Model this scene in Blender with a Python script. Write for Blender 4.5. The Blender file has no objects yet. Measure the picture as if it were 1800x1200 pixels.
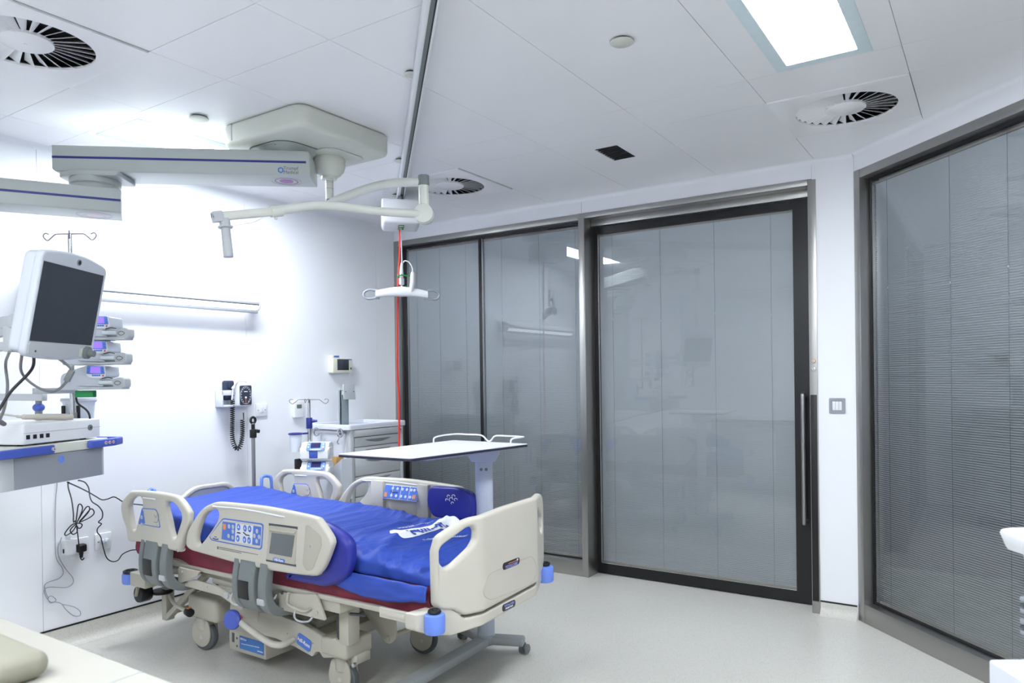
import bpy, bmesh, math, random
from mathutils import Matrix, Vector, noise
random.seed(11)
SC = bpy.context.scene
COL = SC.collection
PI = math.pi
V = Vector

# ------------------------------------------------------------------ materials
def lin(c):
    c = c / 255.0
    return c / 12.92 if c <= 0.04045 else ((c + 0.055) / 1.055) ** 2.4

def rgb(r, g, b):
    return (lin(r), lin(g), lin(b), 1.0)

def grow(pts, d):
    """push a closed outline outwards by d"""
    ar = sum(p[0] * q[1] - q[0] * p[1] for p, q in zip(pts, pts[1:] + pts[:1]))
    sg = 1 if ar > 0 else -1
    out = []
    n = len(pts)
    for i in range(n):
        ax, ay = pts[i - 1][0], pts[i - 1][1]
        bx_, by_ = pts[(i + 1) % n][0], pts[(i + 1) % n][1]
        tx, ty = bx_ - ax, by_ - ay
        l = math.hypot(tx, ty) or 1.0
        out.append((pts[i][0] + sg * ty / l * d, pts[i][1] - sg * tx / l * d))
    return out

MATS = {}
def mat(name, col, rough=0.5, metal=0.0, spec=0.5, var=0.0, vscale=40.0, bump=0.0, bscale=200.0,
        stretch=None, emit=None, estr=0.0, coat=0.0):
    m = bpy.data.materials.new(name)
    m.use_nodes = True
    nt = m.node_tree
    bs = nt.nodes['Principled BSDF']
    c = rgb(*col)
    bs.inputs['Base Color'].default_value = c
    bs.inputs['Roughness'].default_value = rough
    bs.inputs['Metallic'].default_value = metal
    bs.inputs['Specular IOR Level'].default_value = spec
    bs.inputs['Coat Weight'].default_value = coat
    if emit:
        bs.inputs['Emission Color'].default_value = rgb(*emit)
        bs.inputs['Emission Strength'].default_value = estr
    if var or bump:
        tc = nt.nodes.new('ShaderNodeTexCoord')
        mp = nt.nodes.new('ShaderNodeMapping')
        nt.links.new(tc.outputs['Object'], mp.inputs['Vector'])
        if stretch:
            mp.inputs['Scale'].default_value = stretch
        n = nt.nodes.new('ShaderNodeTexNoise')
        n.inputs['Scale'].default_value = vscale
        n.inputs['Detail'].default_value = 4
        nt.links.new(mp.outputs['Vector'], n.inputs['Vector'])
        if var:
            r = nt.nodes.new('ShaderNodeValToRGB')
            r.color_ramp.elements[0].position = 0.3
            r.color_ramp.elements[1].position = 0.7
            r.color_ramp.elements[0].color = tuple(x * (1 - var) for x in c[:3]) + (1,)
            r.color_ramp.elements[1].color = tuple(min(1, x * (1 + var)) for x in c[:3]) + (1,)
            nt.links.new(n.outputs['Fac'], r.inputs['Fac'])
            nt.links.new(r.outputs['Color'], bs.inputs['Base Color'])
        if bump:
            n2 = nt.nodes.new('ShaderNodeTexNoise')
            n2.inputs['Scale'].default_value = bscale
            nt.links.new(mp.outputs['Vector'], n2.inputs['Vector'])
            b = nt.nodes.new('ShaderNodeBump')
            b.inputs['Strength'].default_value = bump
            b.inputs['Distance'].default_value = 0.002
            nt.links.new(n2.outputs['Fac'], b.inputs['Height'])
            nt.links.new(b.outputs['Normal'], bs.inputs['Normal'])
    MATS[name] = m
    return m

def glass_mat(name, tint, ior):
    m = bpy.data.materials.new(name)
    m.use_nodes = True
    nt = m.node_tree
    nt.nodes.clear()
    out = nt.nodes.new('ShaderNodeOutputMaterial')
    mix = nt.nodes.new('ShaderNodeMixShader')
    tr = nt.nodes.new('ShaderNodeBsdfTransparent')
    tr.inputs['Color'].default_value = tint
    gl = nt.nodes.new('ShaderNodeBsdfGlossy')
    gl.inputs['Roughness'].default_value = 0.0
    fr = nt.nodes.new('ShaderNodeFresnel')
    fr.inputs['IOR'].default_value = ior
    ge = nt.nodes.new('ShaderNodeNewGeometry')
    mr = nt.nodes.new('ShaderNodeMapRange')
    mr.inputs['To Min'].default_value = ior
    mr.inputs['To Max'].default_value = 1.0 / ior
    nt.links.new(ge.outputs['Backfacing'], mr.inputs['Value'])
    nt.links.new(mr.outputs[0], fr.inputs['IOR'])
    nt.links.new(fr.outputs[0], mix.inputs[0])
    nt.links.new(tr.outputs[0], mix.inputs[1])
    nt.links.new(gl.outputs[0], mix.inputs[2])
    nt.links.new(mix.outputs[0], out.inputs[0])
    return m

def light_mat(name, col, strength):
    m = bpy.data.materials.new(name)
    m.use_nodes = True
    nt = m.node_tree
    nt.nodes.clear()
    out = nt.nodes.new('ShaderNodeOutputMaterial')
    e = nt.nodes.new('ShaderNodeEmission')
    e.inputs['Color'].default_value = rgb(*col)
    e.inputs['Strength'].default_value = strength
    nt.links.new(e.outputs[0], out.inputs[0])
    return m

def floor_mat():
    m = mat('floor_vinyl', (201, 199, 193), 0.32, spec=0.4)
    nt = m.node_tree
    bs = nt.nodes['Principled BSDF']
    tc = nt.nodes.new('ShaderNodeTexCoord')
    vo = nt.nodes.new('ShaderNodeTexVoronoi')
    vo.inputs['Scale'].default_value = 260
    nt.links.new(tc.outputs['Object'], vo.inputs['Vector'])
    r = nt.nodes.new('ShaderNodeValToRGB')
    r.color_ramp.elements[0].color = rgb(190, 188, 180)
    r.color_ramp.elements[1].color = rgb(212, 210, 203)
    r.color_ramp.elements[0].position = 0.0
    r.color_ramp.elements[1].position = 0.45
    nt.links.new(vo.outputs['Color'], r.inputs['Fac'])
    no = nt.nodes.new('ShaderNodeTexNoise')
    no.inputs['Scale'].default_value = 3.0
    nt.links.new(tc.outputs['Object'], no.inputs['Vector'])
    mr = nt.nodes.new('ShaderNodeMapRange')
    mr.inputs['To Min'].default_value = 0.26
    mr.inputs['To Max'].default_value = 0.42
    nt.links.new(no.outputs['Fac'], mr.inputs['Value'])
    nt.links.new(mr.outputs[0], bs.inputs['Roughness'])
    nt.links.new(r.outputs['Color'], bs.inputs['Base Color'])
    return m

FLOOR = floor_mat()
WALL = mat('wall_panel', (241, 243, 248), 0.33, spec=0.35, var=0.012, vscale=2.0)
CEIL = mat('ceiling_panel', (247, 247, 250), 0.35, spec=0.35, var=0.012, vscale=2.0)
WHITE = mat('white_plastic', (232, 234, 238), 0.35, var=0.015, vscale=6)
WHITE2 = mat('cool_white_plastic', (222, 226, 236), 0.4, var=0.015, vscale=6)
CREAM = mat('cream_plastic', (204, 200, 188), 0.4, var=0.02, vscale=8, bump=0.08, bscale=500)
CREAM2 = mat('cream_metal', (188, 184, 171), 0.45, var=0.03, vscale=8)
PEND = mat('pendant_paint', (184, 190, 188), 0.38, var=0.012, vscale=5)
PEND2 = mat('pendant_cover', (214, 216, 207), 0.42, var=0.015, vscale=5)
ARMW = mat('lamp_arm_paint', (218, 220, 212), 0.35, var=0.012, vscale=6)
GREYP = mat('grey_plastic', (124, 130, 131), 0.5, var=0.04, vscale=10)
GREYL = mat('light_grey', (190, 194, 198), 0.45, var=0.02, vscale=8)
GREYM = mat('mid_grey', (150, 155, 164), 0.5, var=0.02, vscale=8)
DGREY = mat('dark_grey', (74, 78, 84), 0.5, var=0.04, vscale=20)
BLACK = mat('black_plastic', (17, 18, 20), 0.45, var=0.06, vscale=20)
BLACKG = mat('black_door_border', (16, 17, 20), 0.3, var=0.04, vscale=8)
RUBBER = mat('rubber_tyre', (95, 102, 105), 0.7, var=0.08, vscale=30)
STEEL = mat('brushed_steel', (170, 169, 167), 0.36, metal=1.0, var=0.05, vscale=60, stretch=(60, 60, 0.6))
CHROME = mat('chrome', (205, 205, 208), 0.14, metal=1.0, var=0.02, vscale=20)
BLUE = mat('mattress_fabric', (52, 80, 176), 0.55, spec=0.35, var=0.05, vscale=30, bump=0.15, bscale=900)
BLUED = mat('bolster_vinyl', (46, 52, 152), 0.42, spec=0.45, var=0.04, vscale=14, bump=0.1, bscale=120)
MAROON = mat('maroon_fabric', (122, 36, 58), 0.65, var=0.12, vscale=14, bump=0.2, bscale=700)
BUMPB = mat('bumper_blue', (112, 146, 238), 0.4, var=0.03, vscale=12)
PANB = mat('panel_blue', (78, 118, 208), 0.45, var=0.03, vscale=30)
NAVY = mat('navy_stripe', (38, 46, 128), 0.4, var=0.02, vscale=30)
RAILB = mat('rail_blue', (70, 92, 186), 0.4, var=0.03, vscale=20)
ORANGE = mat('orange_button', (232, 146, 88), 0.45, var=0.05, vscale=60)
RED = mat('red_cord', (222, 40, 34), 0.5, var=0.08, vscale=60)
GREEN = mat('green_clip', (34, 140, 78), 0.45, var=0.04, vscale=60)
PURP = mat('purple_ring', (150, 84, 156), 0.45, var=0.03, vscale=60)
SCREEN = mat('dark_screen', (58, 63, 72), 0.22, spec=0.5, var=0.03, vscale=4)
SCREEN2 = mat('grey_screen', (104, 110, 114), 0.25, spec=0.5, var=0.03, vscale=10)
LCDP = mat('lit_purple_display', (150, 120, 230), 0.3, emit=(165, 120, 250), estr=0.55, var=0.05, vscale=200)
LCDN = mat('navy_display', (40, 40, 88), 0.5, spec=0.1, var=0.04, vscale=80)
PUMPW = mat('pump_shell', (206, 211, 220), 0.4, var=0.02, vscale=10)
PUMPB = mat('pump_keypad_blue', (92, 140, 220), 0.4, var=0.04, vscale=60)
SLAT = mat('blind_slat', (214, 218, 221), 0.42, spec=0.5, var=0.02, vscale=3)
SLATR = mat('blind_headrail', (168, 160, 150), 0.4, var=0.03, vscale=20)
CORD = mat('blind_cord', (132, 138, 144), 0.6, var=0.06, vscale=80)
CORRID = mat('corridor_wall', (150, 152, 156), 0.6, var=0.03, vscale=3)
LAMIN = mat('cream_laminate', (178, 175, 165), 0.45, var=0.02, vscale=5)
TABLEW = mat('table_top_laminate', (232, 232, 232), 0.4, var=0.01, vscale=6)
EDGE = mat('navy_edge', (40, 42, 66), 0.5, var=0.04, vscale=30)
TBASE = mat('table_base_paint', (168, 174, 176), 0.45, var=0.02, vscale=8)
TCOL = mat('table_column_paint', (200, 208, 224), 0.4, var=0.02, vscale=8)
BROWN = mat('cardboard', (190, 150, 92), 0.7, var=0.08, vscale=30)
CABLE = mat('black_cable', (18, 18, 23), 0.45, var=0.05, vscale=60)
CABG = mat('grey_cable', (122, 122, 124), 0.5, var=0.05, vscale=60)
CORDL = mat('pale_cord', (150, 146, 164), 0.55, var=0.05, vscale=60)
CUFF = mat('cuff_fabric', (40, 50, 72), 0.7, var=0.12, vscale=40)
DIALM = mat('dial_face', (52, 58, 72), 0.3, var=0.04, vscale=30)
TUBEW = mat('clear_canister', (222, 228, 236), 0.25, var=0.02, vscale=12)
LOGOB = mat('logo_blue', (66, 124, 200), 0.45, var=0.03, vscale=60)
TXTG = mat('grey_print', (104, 108, 112), 0.6, var=0.03, vscale=60)
TXTW = mat('white_print', (236, 238, 244), 0.55, var=0.02, vscale=60)
BADGE = mat('badge_black', (44, 40, 50), 0.35, var=0.05, vscale=60)
LILAC = mat('badge_lilac_print', (150, 156, 220), 0.5, var=0.03, vscale=60)
GLASS = glass_mat('window_glass', (0.926, 0.940, 0.952, 1), 1.62)
L_PANEL = light_mat('light_panel_glow', (244, 250, 255), 60.0)
L_BED = light_mat('bed_light_glow', (246, 250, 255), 4.0)
L_UP = light_mat('bed_uplight_glow', (246, 250, 255), 2.0)
HOOK = mat('hook_steel', (118, 120, 124), 0.4, metal=0.6, var=0.04, vscale=60)
LFRAME = mat('light_frame', (222, 238, 244), 0.45, var=0.02, vscale=20)

# ------------------------------------------------------------------ mesh builder
def frame(o, u, v):
    u = V(u).normalized(); v = V(v)
    n = u.cross(v).normalized(); v = n.cross(u)
    m = Matrix.Identity(4)
    for i in range(3):
        m[i][0] = u[i]; m[i][1] = v[i]; m[i][2] = n[i]; m[i][3] = o[i]
    return m

def zalign(p0, p1):
    p0 = V(p0); d = V(p1) - p0
    q = V((0, 0, 1)).rotation_difference(d.normalized())
    return Matrix.Translation(p0) @ q.to_matrix().to_4x4()

def catmull(pts, n=6, closed=False):
    pts = [V(p) for p in pts]
    out = []
    N = len(pts)
    rng = range(N) if closed else range(N - 1)
    for i in rng:
        if closed:
            p0, p1, p2, p3 = pts[i - 1], pts[i], pts[(i + 1) % N], pts[(i + 2) % N]
        else:
            p0 = pts[i - 1] if i > 0 else pts[0] * 2 - pts[1]
            p1, p2 = pts[i], pts[i + 1]
            p3 = pts[i + 2] if i + 2 < N else pts[-1] * 2 - pts[-2]
        for k in range(n):
            t = k / n
            out.append(0.5 * ((2 * p1) + (p2 - p0) * t + (2 * p0 - 5 * p1 + 4 * p2 - p3) * t * t
                              + (3 * p1 - p0 - 3 * p2 + p3) * t ** 3))
    if not closed:
        out.append(pts[-1])
    return out

def sm2(pts, n=4):
    return [(p.x, p.y) for p in catmull([V((a, b, 0)) for a, b in pts], n, True)]

def rrect(w, h, r, seg=5, cx=0.0, cy=0.0):
    out = []
    r = min(r, w / 2 - 1e-5, h / 2 - 1e-5)
    for (sx, sy, a0) in ((1, 1, 0), (-1, 1, 90), (-1, -1, 180), (1, -1, 270)):
        for k in range(seg + 1):
            a = math.radians(a0 + 90 * k / seg)
            out.append((cx + sx * (w / 2 - r) + r * math.cos(a), cy + sy * (h / 2 - r) + r * math.sin(a)))
    return out

def circ(r, n=32, cx=0.0, cy=0.0, ry=None):
    ry = r if ry is None else ry
    return [(cx + r * math.cos(2 * PI * k / n), cy + ry * math.sin(2 * PI * k / n)) for k in range(n)]

def rpoly(pts, r, seg=5):
    """polygon with every corner rounded"""
    out = []
    N = len(pts)
    for i in range(N):
        a = V((pts[i - 1][0], pts[i - 1][1], 0)); b = V((pts[(i + 1) % N][0], pts[(i + 1) % N][1], 0))
        p = V((pts[i][0], pts[i][1], 0))
        rr = r[i] if isinstance(r, (list, tuple)) else r
        da = (a - p); db = (b - p)
        l = min(rr, da.length * 0.48, db.length * 0.48)
        s = p + da.normalized() * l; e = p + db.normalized() * l
        if l < 1e-5:
            out.append((p.x, p.y)); continue
        for k in range(seg + 1):
            t = k / seg
            q = s * (1 - t) ** 2 + p * 2 * t * (1 - t) + e * t * t
            out.append((q.x, q.y))
    return out

def curve_mesh(splines, depth, bev, res=2):
    cu = bpy.data.curves.new('tmp', 'CURVE')
    cu.dimensions = '2D'
    cu.fill_mode = 'BOTH'
    cu.extrude = max(depth / 2 - bev, 0.0)
    cu.bevel_depth = bev
    cu.bevel_resolution = res
    cu.offset = -bev
    for pts in splines:
        sp = cu.splines.new('POLY')
        sp.points.add(len(pts) - 1)
        for i, p in enumerate(pts):
            sp.points[i].co = (p[0], p[1], 0, 1)
        sp.use_cyclic_u = True
    return _cv(cu)

def _cv(cu):
    o = bpy.data.objects.new('tmp', cu)
    COL.objects.link(o)
    dg = bpy.context.evaluated_depsgraph_get()
    dg.update()
    me = bpy.data.meshes.new_from_object(o.evaluated_get(dg))
    bpy.data.objects.remove(o)
    bpy.data.curves.remove(cu)
    return me

def text_mesh(s, size, ext=0.0006, bold=0.0, space=1.0):
    cu = bpy.data.curves.new('tmp', 'FONT')
    cu.body = s
    cu.size = size
    cu.extrude = ext
    cu.offset = bold
    cu.space_character = space
    cu.align_x = 'CENTER'
    cu.align_y = 'CENTER'
    return _cv(cu)

class B:
    def __init__(s):
        s.bm = bmesh.new()
        s.T = Matrix.Identity(4)
        s.mi = 0
        s.flat = False

    def _fin(s, t, M=None):
        X = s.T @ M if M is not None else s.T
        t.transform(X)
        for f in t.faces:
            f.material_index = s.mi
            f.smooth = not s.flat
        me = bpy.data.meshes.new('t')
        t.to_mesh(me)
        t.free()
        s.bm.from_mesh(me)
        bpy.data.meshes.remove(me)
        return s

    def mesh(s, me, M=None):
        t = bmesh.new()
        t.from_mesh(me)
        bpy.data.meshes.remove(me)
        bmesh.ops.remove_doubles(t, verts=t.verts, dist=1e-6)
        return s._fin(t, M)

    def box(s, c, size, bev=0.0, seg=2, M=None):
        t = bmesh.new()
        bmesh.ops.create_cube(t, size=1.0)
        for v in t.verts:
            v.co = V((v.co.x * size[0], v.co.y * size[1], v.co.z * size[2]))
        if bev > 0:
            bmesh.ops.bevel(t, geom=list(t.edges), offset=min(bev, min(size) * 0.49), segments=seg, profile=0.5, affect='EDGES')
        X = Matrix.Translation(V(c))
        return s._fin(t, (M @ X) if M is not None else X)

    def bx(s, x0, x1, y0, y1, z0, z1, bev=0.0, seg=2, M=None):
        return s.box(((x0 + x1) / 2, (y0 + y1) / 2, (z0 + z1) / 2), (abs(x1 - x0), abs(y1 - y0), abs(z1 - z0)), bev, seg, M)

    def bar(s, p0, p1, w, h, bev=0.0, up=(0, 0, 1)):
        p0 = V(p0); p1 = V(p1)
        d = p1 - p0
        up = V(up)
        if d.normalized().cross(up).length < 0.05:
            up = V((0, 1, 0)) if abs(d.normalized().y) < 0.9 else V((1, 0, 0))
        M = frame((p0 + p1) / 2, d, up)
        t = bmesh.new()
        bmesh.ops.create_cube(t, size=1.0)
        for v in t.verts:
            v.co = V((v.co.x * d.length, v.co.y * h, v.co.z * w))
        if bev > 0:
            bmesh.ops.bevel(t, geom=list(t.edges), offset=min(bev, min(w, h) * 0.49), segments=2, profile=0.5, affect='EDGES')
        return s._fin(t, M)

    def cyl(s, p0, p1, r0, r1=None, seg=24, bev=0.0):
        p0 = V(p0); p1 = V(p1)
        L = (p1 - p0).length
        r1 = r0 if r1 is None else r1
        if bev > 0:
            return s.lathe([(0, 0), (r0 - bev, 0), (r0 - bev * .3, bev * .3), (r0, bev), (r1, L - bev), (r1 - bev * .3, L - bev * .3), (r1 - bev, L), (0, L)],
                           zalign(p0, p1), seg)
        t = bmesh.new()
        bmesh.ops.create_cone(t, cap_ends=True, segments=seg, radius1=r0, radius2=r1, depth=L)
        bmesh.ops.translate(t, verts=t.verts, vec=(0, 0, L / 2))
        return s._fin(t, zalign(p0, p1))

    def lathe(s, prof, M=None, seg=28):
        t = bmesh.new()
        rings = []
        for (r, z) in prof:
            if r < 1e-6:
                rings.append([t.verts.new((0, 0, z))])
            else:
                rings.append([t.verts.new((r * math.cos(2 * PI * k / seg), r * math.sin(2 * PI * k / seg), z)) for k in range(seg)])
        for a, b in zip(rings, rings[1:]):
            for k in range(seg):
                k2 = (k + 1) % seg
                if len(a) == 1 and len(b) == 1:
                    continue
                if len(a) == 1:
                    t.faces.new((a[0], b[k2], b[k]))
                elif len(b) == 1:
                    t.faces.new((a[k], a[k2], b[0]))
                else:
                    t.faces.new((a[k], a[k2], b[k2], b[k]))
        bmesh.ops.recalc_face_normals(t, faces=t.faces)
        return s._fin(t, M)

    def tube(s, pts, r, seg=10, closed=False, cap=True):
        pts = [V(p) for p in pts]
        N = len(pts)
        rs = r if isinstance(r, (list, tuple)) else [r] * N
        t = bmesh.new()
        up = None
        rings = []
        for i, p in enumerate(pts):
            if closed:
                d = (pts[(i + 1) % N] - pts[i - 1])
            else:
                d = pts[min(i + 1, N - 1)] - pts[max(i - 1, 0)]
            if d.length < 1e-9:
                d = V((0, 0, 1))
            d.normalize()
            if up is None:
                up = V((0, 0, 1)) if abs(d.z) < 0.9 else V((1, 0, 0))
            x = (up - d * up.dot(d))
            if x.length < 1e-6:
                x = d.orthogonal()
            x.normalize()
            y = d.cross(x)
            up = x
            rings.append([t.verts.new(p + (x * math.cos(2 * PI * k / seg) + y * math.sin(2 * PI * k / seg)) * rs[i]) for k in range(seg)])
        pairs = list(zip(rings, rings[1:]))
        if closed:
            pairs.append((rings[-1], rings[0]))
        for a, b in pairs:
            for k in range(seg):
                k2 = (k + 1) % seg
                t.faces.new((a[k], a[k2], b[k2], b[k]))
        if cap and not closed:
            t.faces.new(rings[0][::-1])
            t.faces.new(rings[-1])
        bmesh.ops.recalc_face_normals(t, faces=t.faces)
        return s._fin(t)

    def ball(s, c, r, seg=18):
        t = bmesh.new()
        bmesh.ops.create_uvsphere(t, u_segments=seg, v_segments=max(8, seg // 2), radius=1.0)
        rr = (r, r, r) if not isinstance(r, (tuple, list)) else r
        for v in t.verts:
            v.co = V((v.co.x * rr[0], v.co.y * rr[1], v.co.z * rr[2]))
        return s._fin(t, Matrix.Translation(V(c)))

    def plate(s, outline, depth, M, bev=0.0, holes=(), res=2):
        """flat shape in the frame's uv plane, its thickness centred on the plane"""
        return s.mesh(curve_mesh([outline] + list(holes), depth, bev, res), M)

    def text(s, st, o, u, v, size, ext=0.0008, bold=0.0, space=1.0):
        return s.mesh(text_mesh(st, size, ext, bold, space), frame(o, u, v))

    def grid(s, fn, nu, nv, wrapv=False):
        t = bmesh.new()
        vs = [[t.verts.new(fn(i / nu, j / nv)) for j in range(nv if wrapv else nv + 1)] for i in range(nu + 1)]
        for i in range(nu):
            for j in range(nv):
                j2 = (j + 1) % nv if wrapv else j + 1
                t.faces.new((vs[i][j], vs[i + 1][j], vs[i + 1][j2], vs[i][j2]))
        if wrapv:
            t.faces.new(vs[0]); t.faces.new(vs[-1][::-1])
        bmesh.ops.recalc_face_normals(t, faces=t.faces)
        return s._fin(t)

# ------------------------------------------------------------------ object helpers
def root_of(o):
    while o.parent:
        o = o.parent
    return o

def obj(name, b, mats, parent=None, ang=35, local=False, label=None):
    me = bpy.data.meshes.new(name)
    b.bm.to_mesh(me)
    b.bm.free()
    for m in (mats if isinstance(mats, (list, tuple)) else [mats]):
        me.materials.append(m)
    if me.polygons:
        me.set_sharp_from_angle(angle=math.radians(ang))
    o = bpy.data.objects.new(name, me)
    COL.objects.link(o)
    if parent:
        if not local:
            me.transform(root_of(parent).matrix_basis.inverted())
        o.parent = parent
    if label:
        o['label'] = label
    return o

def thing(name, label, cat, loc=(0, 0, 0), rz=0.0, group=None, kind=None):
    o = bpy.data.objects.new(name, None)
    o.empty_display_size = 0.1
    COL.objects.link(o)
    o.location = loc
    o.rotation_euler = (0, 0, rz)
    o.matrix_basis = Matrix.Translation(V(loc)) @ Matrix.Rotation(rz, 4, 'Z')
    tag(o, label, cat, group, kind)
    return o

def tag(o, label=None, cat=None, group=None, kind=None):
    if label: o['label'] = label
    if cat: o['category'] = cat
    if group: o['group'] = group
    if kind: o['kind'] = kind
    return o

def solo(name, b, mats, label, cat, group=None, kind=None, ang=35):
    """a top-level thing that is one mesh, with its origin at the middle of its base"""
    o = obj(name, b, mats, None, ang)
    xs = [v.co for v in o.data.vertices]
    lo = V((min(c.x for c in xs), min(c.y for c in xs), min(c.z for c in xs)))
    hi = V((max(c.x for c in xs), max(c.y for c in xs), max(c.z for c in xs)))
    org = V(((lo.x + hi.x) / 2, (lo.y + hi.y) / 2, lo.z))
    o.data.transform(Matrix.Translation(-org))
    o.location = org
    return tag(o, label, cat, group, kind)

def copy_tree(o, parent=None):
    c = o.copy()
    COL.objects.link(c)
    if parent:
        c.parent = parent
    for ch in list(o.children):
        copy_tree(ch, c)
    return c

# ------------------------------------------------------------------ camera
CAMP = V((0, 0, 1.45))
yaw, pitch, roll = 0.5716, -0.0032, -0.0130
fwd = V((-math.sin(yaw) * math.cos(pitch), math.cos(yaw) * math.cos(pitch), math.sin(pitch)))
r0 = V((math.cos(yaw), math.sin(yaw), 0))
u0 = r0.cross(fwd)
RIGHT = r0 * math.cos(roll) + u0 * math.sin(roll)
UP = -r0 * math.sin(roll) + u0 * math.cos(roll)
cam = bpy.data.cameras.new('camera')
cam.sensor_width = 36
cam.lens = 1273.14 / 1800 * 36
cam.shift_x = (900 - 929.75) / 1800
cam.shift_y = (665.75 - 600) / 1800
cam.clip_start = 0.05
cam.dof.use_dof = True
cam.dof.focus_distance = 4.2
cam.dof.aperture_fstop = 4.5
camo = bpy.data.objects.new('camera', cam)
COL.objects.link(camo)
Mc = Matrix.Identity(4)
for i in range(3):
    Mc[i][0] = RIGHT[i]; Mc[i][1] = UP[i]; Mc[i][2] = -fwd[i]; Mc[i][3] = CAMP[i]
camo.matrix_world = Mc
SC.camera = camo
SC.view_settings.view_transform = 'Standard'
SC.view_settings.look = 'None'
SC.view_settings.gamma = 1.0
SC.view_settings.use_curve_mapping = False
SC.view_settings.exposure = -0.22
w = bpy.data.worlds.new('world')
SC.world = w
w.use_nodes = True
w.node_tree.nodes['Background'].inputs[0].default_value = (0.6, 0.7, 0.8, 1)
w.node_tree.nodes['Background'].inputs[1].default_value = 0.02

# ================================================================== THE ROOM
CZ = 2.73
XH = -4.314            # head wall
YW = 4.594             # window wall
C45 = V((-0.684, 4.594, 0)); D45 = V((0.70711, -0.70711, 0)); N45 = V((-0.70711, -0.70711, 0))
L45 = 2.9
XS = C45.x + D45.x * L45
YS = C45.y + D45.y * L45
YF = -1.8

def struct(name, b, mats, label=None, ang=35, parent=None):
    o = obj(name, b, mats, parent, ang)
    if parent is None:
        o['kind'] = 'structure'
    if label:
        o['label'] = label
    return o

b = B(); b.bx(-4.6, 3.2, -2.0, 6.1, -0.1, 0.0)
struct('floor', b, FLOOR)

# ceiling: metal panels with thin shadow gaps
LIGHTS = [(-0.765, -0.395, 1.968, 3.172), (-3.885, -3.495, 1.945, 3.145), (-2.06, -1.69, -0.95, 0.25), (-0.765, -0.395, -0.95, 0.25)]  # last two are added behind the viewer, out of view, to brighten the room
DIFFS = [(-3.365, -2.745, 0.98, 1.58), (-3.365, -2.745, 3.505, 4.105), (-0.9, -0.295, 3.505, 4.105)]
OPEN = (-1.898, -1.757, 3.665, 3.93)
xl = [-4.6, -3.965, -3.365, -2.745, -2.1, -1.49, -0.9, -0.295, 0.305, 0.905, 1.505, 2.1, 2.7, 3.2]
yl = [-2.0, -1.25, 0.38, 0.98, 1.58, 1.905, 3.19, 3.505, 4.7, 6.1]
def subtract(rects, h):
    out = []
    for (x0, x1, y0, y1) in rects:
        hx0, hx1, hy0, hy1 = max(x0, h[0]), min(x1, h[1]), max(y0, h[2]), min(y1, h[3])
        if hx0 >= hx1 or hy0 >= hy1:
            out.append((x0, x1, y0, y1)); continue
        if hx0 - x0 > 1e-4: out.append((x0, hx0, y0, y1))
        if x1 - hx1 > 1e-4: out.append((hx1, x1, y0, y1))
        if hy0 - y0 > 1e-4: out.append((hx0, hx1, y0, hy0))
        if y1 - hy1 > 1e-4: out.append((hx0, hx1, hy1, y1))
    return out
b = B(); b.flat = True
g = 0.0011
for i in range(len(xl) - 1):
    for j in range(len(yl) - 1):
        rs = [(xl[i] + g, xl[i + 1] - g, yl[j] + g, yl[j + 1] - g)]
        for h in LIGHTS + DIFFS + [OPEN]:
            rs = subtract(rs, h)
        for (x0, x1, y0, y1) in rs:
            b.bx(x0, x1, y0, y1, CZ, CZ + 0.02)
b.mi = 1
b.bx(-4.6, 3.2, -2.0, 6.1, CZ + 0.09, CZ + 0.12)
struct('ceiling', b, [CEIL, GREYM])

# walls
b = B(); b.flat = True
ys = [YF, 0.63, 1.85, 3.129, 4.38, 4.75]
for a, c in zip(ys, ys[1:]):
    b.bx(XH - 0.03, XH, a + 0.0009, c - 0.0009, 0.0, CZ)
b.mi = 1
b.bx(XH - 0.15, XH - 0.034, YF - 0.15, 4.75, 0.0, CZ)
struct('wall_left', b, [WALL, GREYM])
b = B(); b.flat = True
b.bx(XH, -2.49, YW + 0.006, YW + 0.15, 2.618, CZ)
b.bx(-2.488, -0.918, YW + 0.006, YW + 0.15, 2.618, CZ)
b.bx(-0.894, -0.684, YW + 0.006, YW + 0.15, 0.0, CZ)
b.bx(-0.917, -0.893, YW + 0.006, YW + 0.15, 2.612, CZ)
struct('wall_back', b, WALL)
b = B(); b.flat = True
M45 = frame(C45, D45, V((0, 0, 1)))      # n = D x Z
inw = 1.0 if M45.to_3x3().col[2].dot(N45) > 0 else -1.0
def m45(s, d, z):                         # s along, d into the room
    return C45 + D45 * s + N45 * d + V((0, 0, z))
def bx45(b, s0, s1, d0, d1, z0, z1, bev=0.0):
    b.box(((s0 + s1) / 2, (z0 + z1) / 2, inw * (d0 + d1) / 2), (s1 - s0, z1 - z0, abs(d1 - d0)), bev, 2, M45)
bx45(b, -0.004, L45, -0.15, -0.006, 2.622, CZ)
bx45(b, L45 - 0.01, L45 + 0.1, -0.15, -0.006, 0, CZ)
struct('wall_right', b, WALL)
b = B(); b.flat = True; b.bx(XS, XS + 0.12, YF, YS, 0, CZ); struct('wall_side', b, WALL)
b = B(); b.flat = True; b.bx(-4.45, XS + 0.12, YF - 0.12, YF, 0, CZ); struct('wall_front', b, WALL)
b = B(); b.flat = True
b.bx(-4.6, 3.2, 6.0, 6.1, 0, CZ); b.bx(3.1, 3.2, -1.9, 6.0, 0, CZ)
struct('wall_corridor', b, CORRID)

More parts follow.
